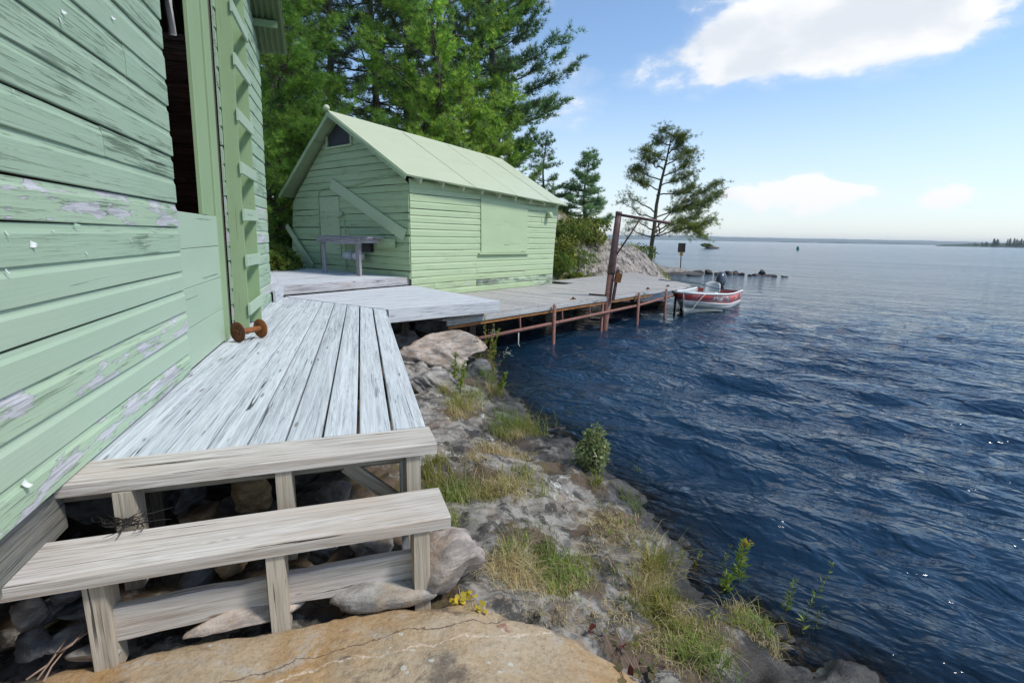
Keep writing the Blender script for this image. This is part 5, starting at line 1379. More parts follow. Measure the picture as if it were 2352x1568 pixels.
# outcrop by the middle platform
p = G(1010, 800, -.62); rock('outcrop_boulder', 'large rounded pink and grey outcrop under the middle platform', 'boulder', (p.x - .16, p.y + .35, -.80), (.84, .98, .40), M_ROCK_P, 77, .5, 0, 5, .34, cuts=12)
p = G(985, 868, -.70); rock('outcrop_boulder', 'grey cracked boulder in front of the larger pink outcrop', 'boulder', (p.x - .02, p.y + .12, -.80), (.38, .36, .26), M_ROCK_G, 83, .2, 0, 5, .3, cuts=8)
p = G(925, 775, -.60); rock('outcrop_boulder', 'tan flat topped stone tight against the walkway edge', 'boulder', (p.x - .05, p.y + .1, -.70), (.38, .52, .22), M_ROCK_P, 91, .3, 0, 4, .25, cuts=8)
p = G(1095, 850, -1.0); rock('outcrop_boulder', 'dark stone at the waterline below the yellowing shrub', 'boulder', (p.x, p.y, -1.02), (.28, .30, .20), M_ROCK_D, 95, .3, 0, 4, .25)
# row of stones off the point
RR = [(1612, 628, .75, .34), (1645, 630, .50, .40), (1668, 632, .55, .26), (1690, 631, .55, .36), (1712, 632, .60, .30), (1733, 631, .45, .46), (1752, 633, .55, .26), (1770, 634, .35, .16), (1597, 634, .9, .22), (1815, 631, .40, .46), (1800, 634, .55, .20), (1832, 634, .50, .16), (1858, 636, .5, .16), (1880, 636, .45, .14)]
for k, (px, py, w_, h_) in enumerate(RR):
    px = 1600 + (px - 1600) * .72 if px > 1600 else px
    p = G(px, py, ZW); 
    rock('breakwater_stone', 'dark brown stone breaking the water in the row off the rocky point', 'stone', (p.x, p.y + rnd.uniform(0, .6), ZW + .02), (w_ * .62, w_ * .55, h_ * .72), M_ROCK_W, 200 + k, rnd.uniform(0, 3), rnd.uniform(-.3, .3), 3, .3, 'stones in a row off the point', 8)
# islet with scrub, far out
ip = DP(1630, 569, 150); ip.z = ZW
isl = thing('rock_islet', 'tiny rock islet with low scrub behind the jack pine', 'islet', ip)
me = rock_mesh('islet_rock', 301, (3.2, 1.9, .62), M_ROCK_W, 4, .35); obj('islet_rock', me, isl, Matrix.Translation(ip))

# ------------------------------------------------------------------ foliage builders
def rot_to(dirs, rn_):
    """random frames whose Z is dirs"""
    d = dirs / (np.linalg.norm(dirs, axis=1, keepdims=True) + 1e-9)
    a = rn_.randn(*d.shape); x = a - (a * d).sum(1, keepdims=True) * d; x /= np.linalg.norm(x, axis=1, keepdims=True) + 1e-9
    y = np.cross(d, x); return np.stack([x, y, d], 2)
def scatter(TV, TT, P, Dr, Sc, Cl, rn_):
    """copies of template triangles TV/TT at P, along Dr, scaled Sc, coloured Cl"""
    R = rot_to(Dr, rn_); n = len(P); m = len(TV)
    V = np.einsum('nij,mj->nmi', R, TV) * Sc[:, None, None] + P[:, None, :]
    T = (TT[None] + (np.arange(n) * m)[:, None, None]).reshape(-1, TT.shape[1])
    C = np.repeat(Cl[:, None, :], m, 1)
    return V.reshape(-1, 3), T, C.reshape(-1, 3)
def tuft_template(n, spread, w, rn_, bend=.15, base=.0):
    V, T = [], []
    for i in range(n):
        th = rn_.rand() * 6.283; ph = math.radians(spread) * math.sqrt(rn_.rand())
        d = np.array([math.sin(ph) * math.cos(th), math.sin(ph) * math.sin(th), math.cos(ph)]); s_ = np.cross(d, rn_.randn(3)); s_ /= np.linalg.norm(s_)
        L = rn_.uniform(.7, 1.1); k = len(V)
        o = d * base + rn_.randn(3) * .05
        V += [o - s_ * w / 2, o + s_ * w / 2, o + d * L + np.array([0, 0, bend * rn_.rand()])]; T.append((k, k + 1, k + 2))
    return np.array(V), np.array(T)
def leaf_template(n, L, w, rn_, spread=60):
    V, T = [], []
    for i in range(n):
        th = rn_.rand() * 6.283; ph = math.radians(rn_.uniform(20, spread))
        d = np.array([math.sin(ph) * math.cos(th), math.sin(ph) * math.sin(th), math.cos(ph)]); s_ = np.cross(d, rn_.randn(3)); s_ /= np.linalg.norm(s_)
        k = len(V); l = L * rn_.uniform(.7, 1.2)
        V += [np.zeros(3), d * l * .5 + s_ * w / 2, d * l, d * l * .5 - s_ * w / 2]; T += [(k, k + 1, k + 2), (k, k + 2, k + 3)]
    return np.array(V), np.array(T)
def palette(n, cols, wts, rn_, jit=.18):
    c = np.array(cols)[rn_.choice(len(cols), n, p=np.array(wts) / sum(wts))]
    return np.clip(c * (1 + jit * rn_.randn(n, 1)), .004, 1)
class Wood:
    def __init__(s): s.V = []; s.F = []
    def add(s, pts, rad, sides=5):
        V, Fc = tube_geo(pts, rad, sides, False); k = len(s.V); s.V += V; s.F += [tuple(i + k for i in f) for f in Fc]
def pine(label, base, H, crown0, spread, seed, gap=.55, nb=4, tuft=.16, ntuft=12, dens=1.0, up=12, profile='pine', cols=None, wts=None, group=None, name='pine_tree', lean_=(0, 0), r0=.16, bark=M_BARK, spreadang=68, wneedle=.075, droop=.12, xbias=None, cat='pine tree'):
    rn_ = np.random.RandomState(seed); r = random.Random(seed)
    t_ = thing(name, label, cat, base, group); B = Vector(base); wd = Wood()
    def trunk(z):
        u = z / H
        return B + Vector((lean_[0] * u * u * H + .10 * math.sin(u * 5 + seed), lean_[1] * u * u * H + .10 * math.cos(u * 4 + seed), z))
    n = 14; wd.add([trunk(H * i / n - (.4 if i == 0 else 0)) for i in range(n + 1)], [r0 * (1 - .92 * (i / n) ** .9) + .008 for i in range(n + 1)], 9)
    P, D, Sc = [], [], []
    z = crown0
    while z < H * .985:
        u = (z - crown0) / (H - crown0)
        if profile == 'pine': pr = (1 - u) ** .62 * (.55 + .75 * min(1, u * 3.2))
        elif profile == 'spruce': pr = (1 - u) ** .95
        else: pr = (1 - u) ** .5
        k = max(2, int(nb + r.uniform(-1.2, 1.2)))
        a0 = r.uniform(0, 6.28)
        for j in range(k):
            az = a0 + 6.283 * j / k + r.uniform(-.35, .35)
            L = spread * pr * r.uniform(.55, 1.18) + .18
            if xbias: L *= 1 + xbias * math.cos(az)
            el = RAD(up + 38 * u ** 1.6 + r.uniform(-10, 10)) if profile != 'spruce' else RAD(-8 + 45 * u + r.uniform(-8, 8))
            d = Vector((math.cos(az) * math.cos(el), math.sin(az) * math.cos(el), math.sin(el)))
            p0 = trunk(z + r.uniform(-.15, .15)); nseg = 6; pts = [p0]
            for q in range(1, nseg + 1):
                w_ = q / nseg
                pts.append(p0 + d * (L * w_) + Vector((0, 0, -droop * L * w_ * (1 - w_) * 2 + .10 * L * w_ ** 3)) + Vector((r.uniform(-.03, .03), r.uniform(-.03, .03), r.uniform(-.03, .03))) * L)
            wd.add(pts, [max(.006, .030 * (L / 2.5) * (1 - q / nseg) + .006) for q in range(nseg + 1)], 4)
            side = Vector((-d.y, d.x, 0)).normalized()
            ns = max(4, int(L * 8.0 * dens))
            for q in range(ns):
                w_ = r.uniform(.25, 1.0) ** .8; f = w_ * nseg; i0 = min(nseg - 1, int(f)); pb = pts[i0].lerp(pts[i0 + 1], f - i0)
                sg = 1 if q % 2 else -1; tl = L * (.16 + .26 * (1 - w_)) * r.uniform(.5, 1.2) + .10
                td = (d * .75 + side * sg * r.uniform(.35, 1.0) + Vector((0, 0, r.uniform(.0, .45)))).normalized()
                nt = max(2, int(tl * 13 * dens))
                if q % 2 == 0 and tl > .25: wd.add([pb, pb + td * tl], [.008, .004], 3)
                for m_ in range(nt):
                    g_ = (m_ + r.random()) / nt; pp = pb + td * (tl * (.25 + .75 * g_)) + Vector((r.gauss(0, .05), r.gauss(0, .05), r.gauss(0, .035)))
                    P.append(pp[:]); D.append(((td + Vector((r.gauss(0, .35), r.gauss(0, .35), .55 + r.gauss(0, .3))))[:])); Sc.append(tuft * r.uniform(.75, 1.25))
        z += gap * r.uniform(.7, 1.3) * (1 - .35 * u)
    for m_ in range(14):
        pp = trunk(H * (1 - .10 * r.random())); P.append(pp[:]); D.append((r.gauss(0, .4), r.gauss(0, .4), 1)); Sc.append(tuft)
    P, D, Sc = np.array(P), np.array(D), np.array(Sc)
    cols = [(c[0] * 2.9, c[1] * 2.7, c[2] * 3.6) for c in (cols or [(.050, .105, .018), (.085, .150, .026), (.030, .072, .018), (.11, .165, .04)])]; tuft = tuft * 1.22
    # colour varies by bough: clumps of older and fresher needles
    cl = palette(len(P), cols, wts or [4, 3, 3, 1.0], rn_, .16)
    cn = vnoise(P[:, 0] * 1.4 + seed, P[:, 2] * 1.8 + P[:, 1]); cl = cl * (1 + .55 * cn[:, None])
    TV, TT = tuft_template(ntuft, spreadang, wneedle, rn_)
    V, T, C = scatter(TV, TT, P - np.array(base)[None], D, Sc, np.clip(cl, .004, 1), rn_)
    obj('crown', npmesh('crown', V, T, M_NEEDLE, False, C), t_, Matrix.Translation(B))
    Vt = [v - B for v in wd.V]
    obj('trunk', mkmesh('trunk', Vt, wd.F, bark, True), t_, Matrix.Translation(B))
    return t_, trunk
def gb(x, y): return (x, y, tz1(x, y) - .1)
BRIGHT = [(.070, .135, .020), (.120, .190, .030), (.045, .095, .018), (.165, .220, .050)]
DARK = [(.028, .050, .016), (.045, .070, .018), (.020, .036, .014), (.075, .075, .030)]
BLUEG = [(.040, .082, .030), (.058, .105, .036), (.028, .060, .024), (.075, .115, .040)]
def bx_(px, Y): return DP(px, 560, Y).x
pine('tall white pine with a straight visible trunk rising behind the shed roof', gb(bx_(1016, 19.5), 19.5), 13.5, 2.6, 3.3, 3, gap=.62, nb=4, cols=BRIGHT, up=16, tuft=.19, dens=1.0, r0=.17)
pine('tall white pine with long boughs reaching out over the lake side of the shed', gb(bx_(1128, 21.5), 21.5), 14.5, 1.6, 2.35, 14, gap=.62, nb=5, cols=BLUEG, up=4, tuft=.19, dens=1.15, xbias=.18, lean_=(.006, 0), r0=.18)
pine('young bright green pine close behind the shed ridge', gb(bx_(1065, 18.9), 18.9), 5.7, .6, 1.5, 25, gap=.36, nb=5, cols=[(.11, .18, .03), (.16, .22, .04), (.075, .14, .022)], wts=[3, 2, 2], up=28, tuft=.17, dens=1.25, r0=.07)
pine('second young bright green pine behind the middle of the shed ridge', gb(bx_(985, 18.9), 18.9), 5.6, .6, 1.4, 26, gap=.36, nb=5, cols=[(.11, .18, .03), (.15, .21, .04), (.075, .14, .022)], wts=[3, 2, 2], up=28, tuft=.17, dens=1.2, r0=.07)
pine('low pine with pale new growth behind the lake end of the shed', gb(bx_(1150, 20.2), 20.2), 5.2, .5, 1.5, 27, gap=.38, nb=5, cols=BRIGHT, up=22, tuft=.17, dens=1.2, r0=.07)
pine('dark old spruce with dead twigs behind the gable peak', gb(bx_(775, 21), 21), 15, 2.0, 2.3, 36, gap=.45, nb=5, profile='spruce', cols=DARK, tuft=.15, dens=1.0, name='spruce_tree', cat='spruce tree', r0=.2, spreadang=75)
pine('dark leafy pine seen over the left slope of the shed roof', gb(bx_(870, 23.5), 23.5), 15.5, 3.0, 3.2, 38, gap=.55, nb=5, cols=DARK + BLUEG, wts=[1] * 8, up=8, tuft=.18, dens=1.0, r0=.2)
pine('mid green white pine with layered boughs beside the boathouse end', gb(bx_(655, 16.5), 16.5), 11.0, .3, 2.6, 47, gap=.42, nb=6, cols=[(.055, .110, .018), (.085, .150, .024), (.035, .078, .016)], wts=[3, 2, 2], up=6, tuft=.18, dens=1.1, r0=.15)
pine('dark spruce filling the gap between boathouse and shed', gb(bx_(690, 21), 21), 15, 1.0, 2.4, 58, gap=.45, nb=5, profile='spruce', cols=DARK, tuft=.16, dens=1.0, name='spruce_tree', cat='spruce tree', r0=.2, spreadang=75)
pine('shadowy spruce deep in the wood behind the boathouse corner', gb(bx_(600, 24), 24), 16, 1.0, 2.8, 59, gap=.5, nb=5, profile='spruce', cols=DARK, tuft=.18, name='spruce_tree', cat='spruce tree', r0=.2, spreadang=75)
pine('tall dark spruce behind the tall straight white pine', gb(bx_(945, 27), 27), 17, 1.0, 3.0, 60, gap=.55, nb=5, profile='spruce', cols=BLUEG, tuft=.19, name='spruce_tree', cat='spruce tree', r0=.2, spreadang=75)
pine('broad pine standing behind the two young bright pines', gb(bx_(1090, 27), 27), 12, 1.0, 3.4, 61, gap=.6, nb=5, cols=BLUEG, up=8, tuft=.19, r0=.2)
pine('bushy young pine beside the boathouse corner', gb(bx_(612, 15.2), 15.2), 5.2, .2, 1.5, 48, gap=.34, nb=5, cols=[(.055, .110, .018), (.085, .150, .024), (.035, .078, .016)], wts=[3, 2, 2], up=18, tuft=.17, dens=1.2, r0=.07)
pine('half grown dark pine behind the left corner of the shed', gb(bx_(672, 19.0), 19.0), 6.5, .2, 1.9, 49, gap=.36, nb=5, cols=DARK + BLUEG, wts=[1] * 8, up=12, tuft=.17, dens=1.2, r0=.08)
b7 = DP(1250, 470, 24.5); pine('slim spruce showing above the lake end of the shed roof', gb(b7.x, 24.5), 5.6 - tz1(b7.x, 24.5), .3, 1.0, 71, gap=.30, nb=5, profile='spruce', cols=BLUEG, tuft=.15, ntuft=12, dens=1.6, name='spruce_tree', cat='spruce tree', r0=.07, spreadang=75)
b8 = DP(1343, 515, 24.0); pine('small pointed spruce standing alone on the rocky hill', gb(b8.x, 24.0), 4.95 - tz1(b8.x, 24.0), .12, 1.12, 72, gap=.26, nb=6, profile='spruce', cols=[(.062, .115, .048), (.085, .145, .058), (.045, .088, .036)], wts=[3, 2, 2], tuft=.15, ntuft=12, dens=1.7, name='spruce_tree', cat='spruce tree', r0=.07, spreadang=72)

# jack pine on the point: crooked, with one long bough over the water
def jack():
    rn_ = np.random.RandomState(81); r = random.Random(81); Y0 = 38.0
    base = DP(1492, 597, Y0); base.z = tz1(base.x, base.y) - .05
    t_ = thing('jack_pine', 'crooked jack pine with an orange scraped trunk foot on the rocky point', 'pine tree', base)
    wd = Wood(); q = lambda px, py, dy=0.0: DP(px, py, Y0 + dy)
    tr = [base, q(1497, 560), q(1503, 520), q(1508, 470, .1), q(1518, 420, .2), q(1530, 372, .2), q(1538, 335, .2), q(1545, 300, .2)]
    wd.add(tr, [.17, .15, .14, .12, .10, .075, .05, .02], 10)
    BR = [((1500, 545), (1540, 520), (1590, 498), (1650, 440), -1.0), ((1500, 545), (1550, 530), (1600, 520), (1640, 500), -2.0), ((1502, 535), (1560, 505), (1600, 520), (1610, 548), .5), ((1502, 530), (1550, 480), (1600, 450), (1655, 415), .8), ((1505, 500), (1560, 480), (1605, 470), (1660, 435), 1.6),
          ((1505, 500), (1475, 495), (1450, 480), (1425, 462), .5), ((1506, 485), (1475, 470), (1450, 455), (1440, 440), -1.2), ((1500, 545), (1470, 540), (1450, 525), (1430, 540), .8), ((1500, 530), (1475, 515), (1455, 510), (1440, 512), 1.5),
          ((1512, 440), (1490, 425), (1465, 415), (1448, 395), -.6), ((1514, 430), (1545, 415), (1570, 410), (1592, 400), .4), ((1518, 415), (1480, 400), (1462, 385), (1455, 398), 1.2), ((1520, 405), (1550, 395), (1575, 380), (1590, 360), -1.0), ((1510, 450), (1550, 445), (1580, 440), (1590, 425), 1.5),
          ((1525, 390), (1500, 375), (1485, 365), (1470, 352), .5), ((1528, 380), (1555, 365), (1575, 350), (1590, 350), .8), ((1530, 370), (1510, 360), (1495, 350), (1480, 345), -.9), ((1535, 350), (1555, 340), (1570, 325), (1560, 340), .2), ((1538, 335), (1520, 330), (1512, 322), (1505, 328), .6), ((1540, 325), (1555, 315), (1565, 308), (1578, 312), -.5), ((1543, 310), (1530, 305), (1528, 300), (1520, 302), .3)]
    P, D, Sc = [], [], []
    for k, (a_, b_, c_, d_, dy) in enumerate(BR):
        dy = dy * 1.2
        pts = [q(*a_), q(*b_, dy * .5), q(*c_, dy * .8), q(*d_, dy)]
        dense = []
        for i in range(3):
            for w_ in (0, .33, .66): dense.append(pts[i].lerp(pts[i + 1], w_) + Vector((r.gauss(0, .05), r.gauss(0, .08), r.gauss(0, .05))))
        dense.append(pts[3])
        wd.add(dense, [max(.012, .055 * (1 - i / len(dense))) for i in range(len(dense))], 5)
        low = a_[1] > 480; bare = low and d_[0] < 1480
        Lt = sum((dense[i + 1] - dense[i]).length for i in range(len(dense) - 1))
        nt = int(Lt * (11 if bare else 23))
        for m_ in range(nt):
            f = r.uniform(.28, 1.0) * (len(dense) - 1); i0 = min(len(dense) - 2, int(f)); pb = dense[i0].lerp(dense[i0 + 1], f - i0)
            td = Vector((r.gauss(0, 1), r.gauss(0, 1), r.gauss(.15, .55))).normalized(); tl = r.uniform(.2, .95)
            if low and d_[0] > 1550: td = (td + Vector((.2, 0, -.15))).normalized()
            wd.add([pb, pb + td * tl], [.010, .005], 3)
            for g_ in range(3 if bare else 6):
                pp = pb + td * (tl * r.uniform(.25, 1.05)) + Vector((r.gauss(0, .08), r.gauss(0, .08), r.gauss(0, .07)))
                P.append(pp[:]); D.append((td + Vector((r.gauss(0, .5), r.gauss(0, .5), r.gauss(.25, .5))))[:]); Sc.append(r.uniform(.14, .23))
    for m_ in range(60):
        f = r.uniform(.06, .30); pb = tr[0].lerp(tr[2], f); P.append((pb + Vector((r.gauss(0, .18), r.gauss(0, .2), 0)))[:]); D.append((r.gauss(0, 1), r.gauss(0, 1), .4)); Sc.append(.14)
    P, D, Sc = np.array(P), np.array(D), np.array(Sc)
    cl = palette(len(P), [(.135, .185, .058), (.175, .225, .062), (.095, .145, .048), (.25, .24, .07)], [3, 3, 2, 1], rn_)
    right = np.clip((P[:, 0] - base.x - .8) / 2.0, 0, 1)[:, None] * np.clip((3.9 - P[:, 2]) / 2, 0, 1)[:, None]
    cl = cl * (1 + right * np.array([.55, .5, .05]))
    TV, TT = tuft_template(12, 80, .075, rn_)
    V, T, C = scatter(TV, TT, P - np.array(base)[None], D, Sc, np.clip(cl, .004, 1), rn_)
    obj('crown', npmesh('crown', V, T, M_NEEDLE, False, C), t_, Matrix.Translation(base))
    obj('trunk', mkmesh('trunk', [v - base for v in wd.V], wd.F, M_BARK2, True), t_, Matrix.Translation(base))
    tube('scraped_bark', t_, M_ORBARK, [base + zz * .02, base + zz * .16, base + zz * .34 + Vector((.02, 0, 0))], [.190, .182, .168], 12)
jack()

# bushes -------------------------------------------------------------------------
def bush(name, label, cat, base, size, n, seed, cols, wts=None, L=.10, w=.045, nleaf=5, group=None, stems=7, kind=None, needle=False, hollow=.35):
    rn_ = np.random.RandomState(seed); r = random.Random(seed); B = Vector(base)
    t_ = thing(name, label, cat, base, group); wd = Wood()
    P = rn_.randn(n, 3); P /= np.linalg.norm(P, axis=1, keepdims=True); P *= (rn_.rand(n, 1) ** hollow)
    lump = 1 + .9 * fbm(P[:, 0] * 1.7 + seed, P[:, 1] * 1.7 + P[:, 2] * 1.5, 3)[:, None]
    P = P * lump; P[:, 2] = P[:, 2] * .5 + .52; P[:, 2] = np.maximum(P[:, 2], .03)
    P = P * np.array(size); D = P / np.array(size) - np.array([0, 0, .35]); D = D + rn_.randn(n, 3) * .45; D[:, 2] += .35
    for k in range(stems):
        i = rn_.randint(n); e = Vector(P[i]); wd.add([B + Vector((r.gauss(0, .04), r.gauss(0, .04), -.05)), B + e * .5 + Vector((r.gauss(0, .05), r.gauss(0, .05), 0)), B + e], [.012, .008, .003], 4)
    cl = palette(n, [tuple(q * 1.5 for q in c) for c in cols], wts or [1] * len(cols), rn_, .2)
    TV, TT = tuft_template(10, 70, .09, rn_) if needle else leaf_template(nleaf, L, w, rn_)
    Sc = rn_.uniform(.75, 1.3, n) * (L if needle else 1.0)
    V, T, C = scatter(TV, TT, P, D, Sc, cl, rn_)
    obj('foliage', npmesh('foliage', V, T, M_LEAF, False, C), t_, Matrix.Translation(B))
    obj('stem', mkmesh('stem', [v - B for v in wd.V], wd.F, M_BARK, True), t_, Matrix.Translation(B))
    return t_
SCRUB = [(.070, .110, .022), (.105, .140, .030), (.050, .085, .020), (.15, .15, .05)]
for k, (px, py, Y, sx, sy, sz_, lb) in enumerate([(1300, 540, 20.5, .9, .8, 1.1, 'mixed green scrub bush against the far corner of the shed'), (1325, 585, 20.0, .75, .6, .85, 'bright green juniper bush below the scrub beside the shed corner'), (1285, 600, 18.6, .55, .5, 1.0, 'dense juniper bush at the foot of the shed corner'),
        (1340, 525, 23.2, 1.1, .8, .7, 'olive scrub bush under the lone spruce on the hill'), (1400, 548, 26.5, 1.2, .8, .5, 'low brown green scrub on the crest of the rocky hill'), (1295, 632, 18.0, .8, .5, .45, 'low yellowing grass bush at the back edge of the dock'), (1425, 575, 28, .5, .4, .5, 'small leafy bush behind the hoist post'), (1468, 580, 35, 1.0, .6, .9, 'grey green shrub left of the jack pine foot'), (1385, 545, 26, .7, .5, .45, 'reddish dead juniper on the hill crest'), (1318, 528, 21.8, 1.0, .7, .9, 'yellow green scrub bush high on the hill above the juniper'), (1352, 560, 22.8, .8, .6, .6, 'low yellow green bush on the rock face of the hill'), (1318, 615, 19.2, .7, .5, .5, 'tuft of yellow scrub between juniper and dock'), (1290, 575, 19.2, .6, .5, 1.2, 'tall leafy bush pressed against the shed corner boards')]):
    p = DP(px, py, Y); zg2 = tz1(p.x, p.y)
    cols = SCRUB if k != 8 else [(.16, .07, .045), (.12, .06, .04), (.09, .08, .04)]
    if k == 5: cols = [(.20, .17, .06), (.13, .15, .04), (.24, .20, .09)]
    if k in (9, 10, 11, 12): cols = [(.14, .17, .04), (.19, .20, .05), (.10, .13, .03)]
    if k in (1, 2): cols = [(.085, .140, .025), (.12, .17, .03), (.06, .10, .02)]
    bush('scrub_bush', lb, 'bush', (p.x, p.y, zg2 - .05), (sx, sy, sz_), int(700 * sx * sz_ + 250), 400 + k, cols, L=.11, w=.05, needle=(k in (1, 2)), nleaf=4)
# leafy undergrowth between boathouse and shed
for k, (px, Y, sx, sz_, lb) in enumerate([(640, 13.6, .5, 1.0, 'tall leafy undergrowth with pale leaves beside the boathouse corner'), (612, 13.0, .6, .9, 'low leafy undergrowth close to the boathouse corner'), (625, 15.6, .8, 1.3, 'dark undergrowth behind the pale leafy plants')]):
    p = DP(px, 600, Y); zg2 = tz1(p.x, p.y)
    bush('undergrowth', lb, 'bush', (p.x, p.y, zg2 - .05), (sx, .5, sz_), 900, 430 + k, [(.085, .135, .025), (.12, .17, .035), (.055, .09, .018), (.16, .17, .03)], L=.11, w=.04, nleaf=5, stems=10)
# olive-leaved shrub at the water's edge
p = onground(1358, 1078, -1.0)
bush('shore_shrub', 'small olive grey shrub leaning over the water at the shore edge', 'shrub', (p.x, p.y, p.z - .01), (.17, .15, .42), 620, 450, [(.15, .18, .085), (.20, .23, .12), (.11, .14, .065), (.30, .30, .17)], [3, 3, 2, .5], L=.032, w=.011, nleaf=6, stems=10, hollow=.45)
# islet scrub
bush('islet_scrub', 'low scrub growing on the tiny rock islet', 'bush', (ip.x - .8, ip.y, ZW + .4), (1.5, .9, 1.0), 500, 460, SCRUB, L=.3, w=.13, nleaf=4)

# wooded headland at the right edge
rn_ = np.random.RandomState(90); rr_ = random.Random(90)
hp = DP(2352, 569, 800)
def hf_head(x, j):
    t = (x - (hp.x - 62)) / 250.0
    return max(0, min(1, t * 3.2)) ** .6 * (6.5 + 2.2 * float(fbm(x * .03, j * .9, 3))) if t > 0 else 0.0
ridge('wooded_headland', hp.x - 66, hp.x + 260, 800, hf_head, 90, M_FARWOOD, 120)
for k in range(46):
    x = hp.x - 58 + k * 3.0 + rr_.uniform(-1, 1); y = 800 + rr_.uniform(2, 30); h = rr_.uniform(6, 11) * min(1, .45 + k * .06); z0 = ZW + hf_head(x, 1) * .5
    n = 110; u = rn_.rand(n); P = np.stack([rn_.randn(n) * h * .16 * (1.05 - u), rn_.randn(n) * h * .16 * (1.05 - u), u * h], 1)
    TV, TT = tuft_template(5, 85, .5, rn_); V, T, C = scatter(TV, TT, P, rn_.randn(n, 3) + np.array([0, 0, .6]), np.full(n, h * .11), palette(n, [(.05, .085, .03), (.035, .065, .025), (.075, .10, .03)], [1, 1, 1], rn_), rn_)
    t_ = thing('shore_tree', 'distant green tree on the wooded headland across the water', 'tree', (x, y, z0), 'trees on the far headland')
    obj('crown', npmesh('crown', V, T, M_LEAF, False, C), t_, Matrix.Translation((x, y, z0)))
    tube('trunk', t_, M_BARK, [(x, y, z0 - 1), (x, y, z0 + h * .8)], [.2, .05], 5)
# ------------------------------------------------------------------ grass and weeds on the shore rock
def blades(P, H, rn_, lean_=.45, w=.0045, colr=None, droopk=.5):
    n = len(P); az = rn_.rand(n) * 6.283; ln = np.abs(rn_.randn(n)) * lean_ * .6 + lean_ * .35
    dx, dy = np.cos(az), np.sin(az); sx, sy = -dy, dx
    V = np.zeros((n, 7, 3)); ts = [0, .4, .75, 1.0]
    for i, t in enumerate(ts):
        out = H * (ln * t ** 1.7); zz_ = H * (t - droopk * ln * t ** 2.4)
        c = np.stack([P[:, 0] + dx * out, P[:, 1] + dy * out, P[:, 2] + zz_], 1); ww = w * (1 - t * .85) * (.7 + .6 * rn_.rand(n)) / 2
        s = np.stack([sx * ww, sy * ww, np.zeros(n)], 1)
        if i < 3: V[:, 2 * i] = c - s; V[:, 2 * i + 1] = c + s
        else: V[:, 6] = c
    T1 = np.array([(0, 1, 3), (0, 3, 2), (2, 3, 5), (2, 5, 4), (4, 5, 6)])
    T = (T1[None] + (np.arange(n) * 7)[:, None, None]).reshape(-1, 3)
    return V.reshape(-1, 3), T, np.repeat(colr[:, None], 7, 1).reshape(-1, 3)
class Acc:
    def __init__(s): s.V = []; s.T = []; s.C = []; s.n = 0
    def add(s, V, T, C): s.V.append(V); s.T.append(T + s.n); s.C.append(C); s.n += len(V)
    def build(s, name, mat):
        o = obj(name, npmesh(name, np.concatenate(s.V), np.concatenate(s.T), mat, False, np.concatenate(s.C))); return o
rn6 = np.random.RandomState(66)
def clump_pts(px, py, r, n, z0=-.8):
    c = onground(px, py, z0); a = rn6.randn(n, 2) * r * .55
    x, y = c.x + a[:, 0], c.y + a[:, 1]; z = tz(x, y)
    k = (z > ZW + .01) & (x + .30 * (y - 2.6) > -.40 - (y > 3.2) * .2)
    return np.stack([x, y, z - .004], 1)[k]
GREEN = [(.19, .26, .05), (.14, .21, .04), (.27, .31, .09), (.32, .31, .13)]
DRY = [(.52, .42, .24), (.60, .50, .31), (.40, .30, .16), (.42, .38, .16), (.30, .19, .11)]
gr, dr_ = Acc(), Acc()
def green(px, py, r, n, h, lean_=.5, w=.0045, cols=GREEN, wts=(3, 3, 2, 1)):
    n = int(n * .72); P = clump_pts(px, py, r, n); tnt = rn6.uniform(.75, 1.2) * np.array([rn6.uniform(.85, 1.35), 1.0, rn6.uniform(.8, 1.2)]); cols = [tuple(np.array(c) * tnt) for c in cols]
    if len(P): gr.add(*blades(P[::4] , h * 1.9 * rn6.uniform(.5, 1.15, len(P[::4])), rn6, .95, w, palette(len(P[::4]), cols, wts, rn6, .15), .6)); gr.add(*blades(P, h * rn6.uniform(.35, 1.15, len(P)), rn6, .75, w, palette(len(P), cols, wts, rn6, .15)))
def dry(px, py, r, n, h, lean_=.9, w=.0035, droopk=.75):
    P = clump_pts(px, py, r, n)
    if len(P): dr_.add(*blades(P[::5] , h * 1.9 * rn6.uniform(.5, 1.15, len(P[::5])), rn6, 1.2, w, palette(len(P[::5]), DRY, [3, 3, 2, 2, 1.5], rn6, .15), .7)); dr_.add(*blades(P, h * rn6.uniform(.4, 1.15, len(P)), rn6, lean_, w, palette(len(P), DRY, [3, 3, 2, 2, 1.5], rn6, .15), droopk))
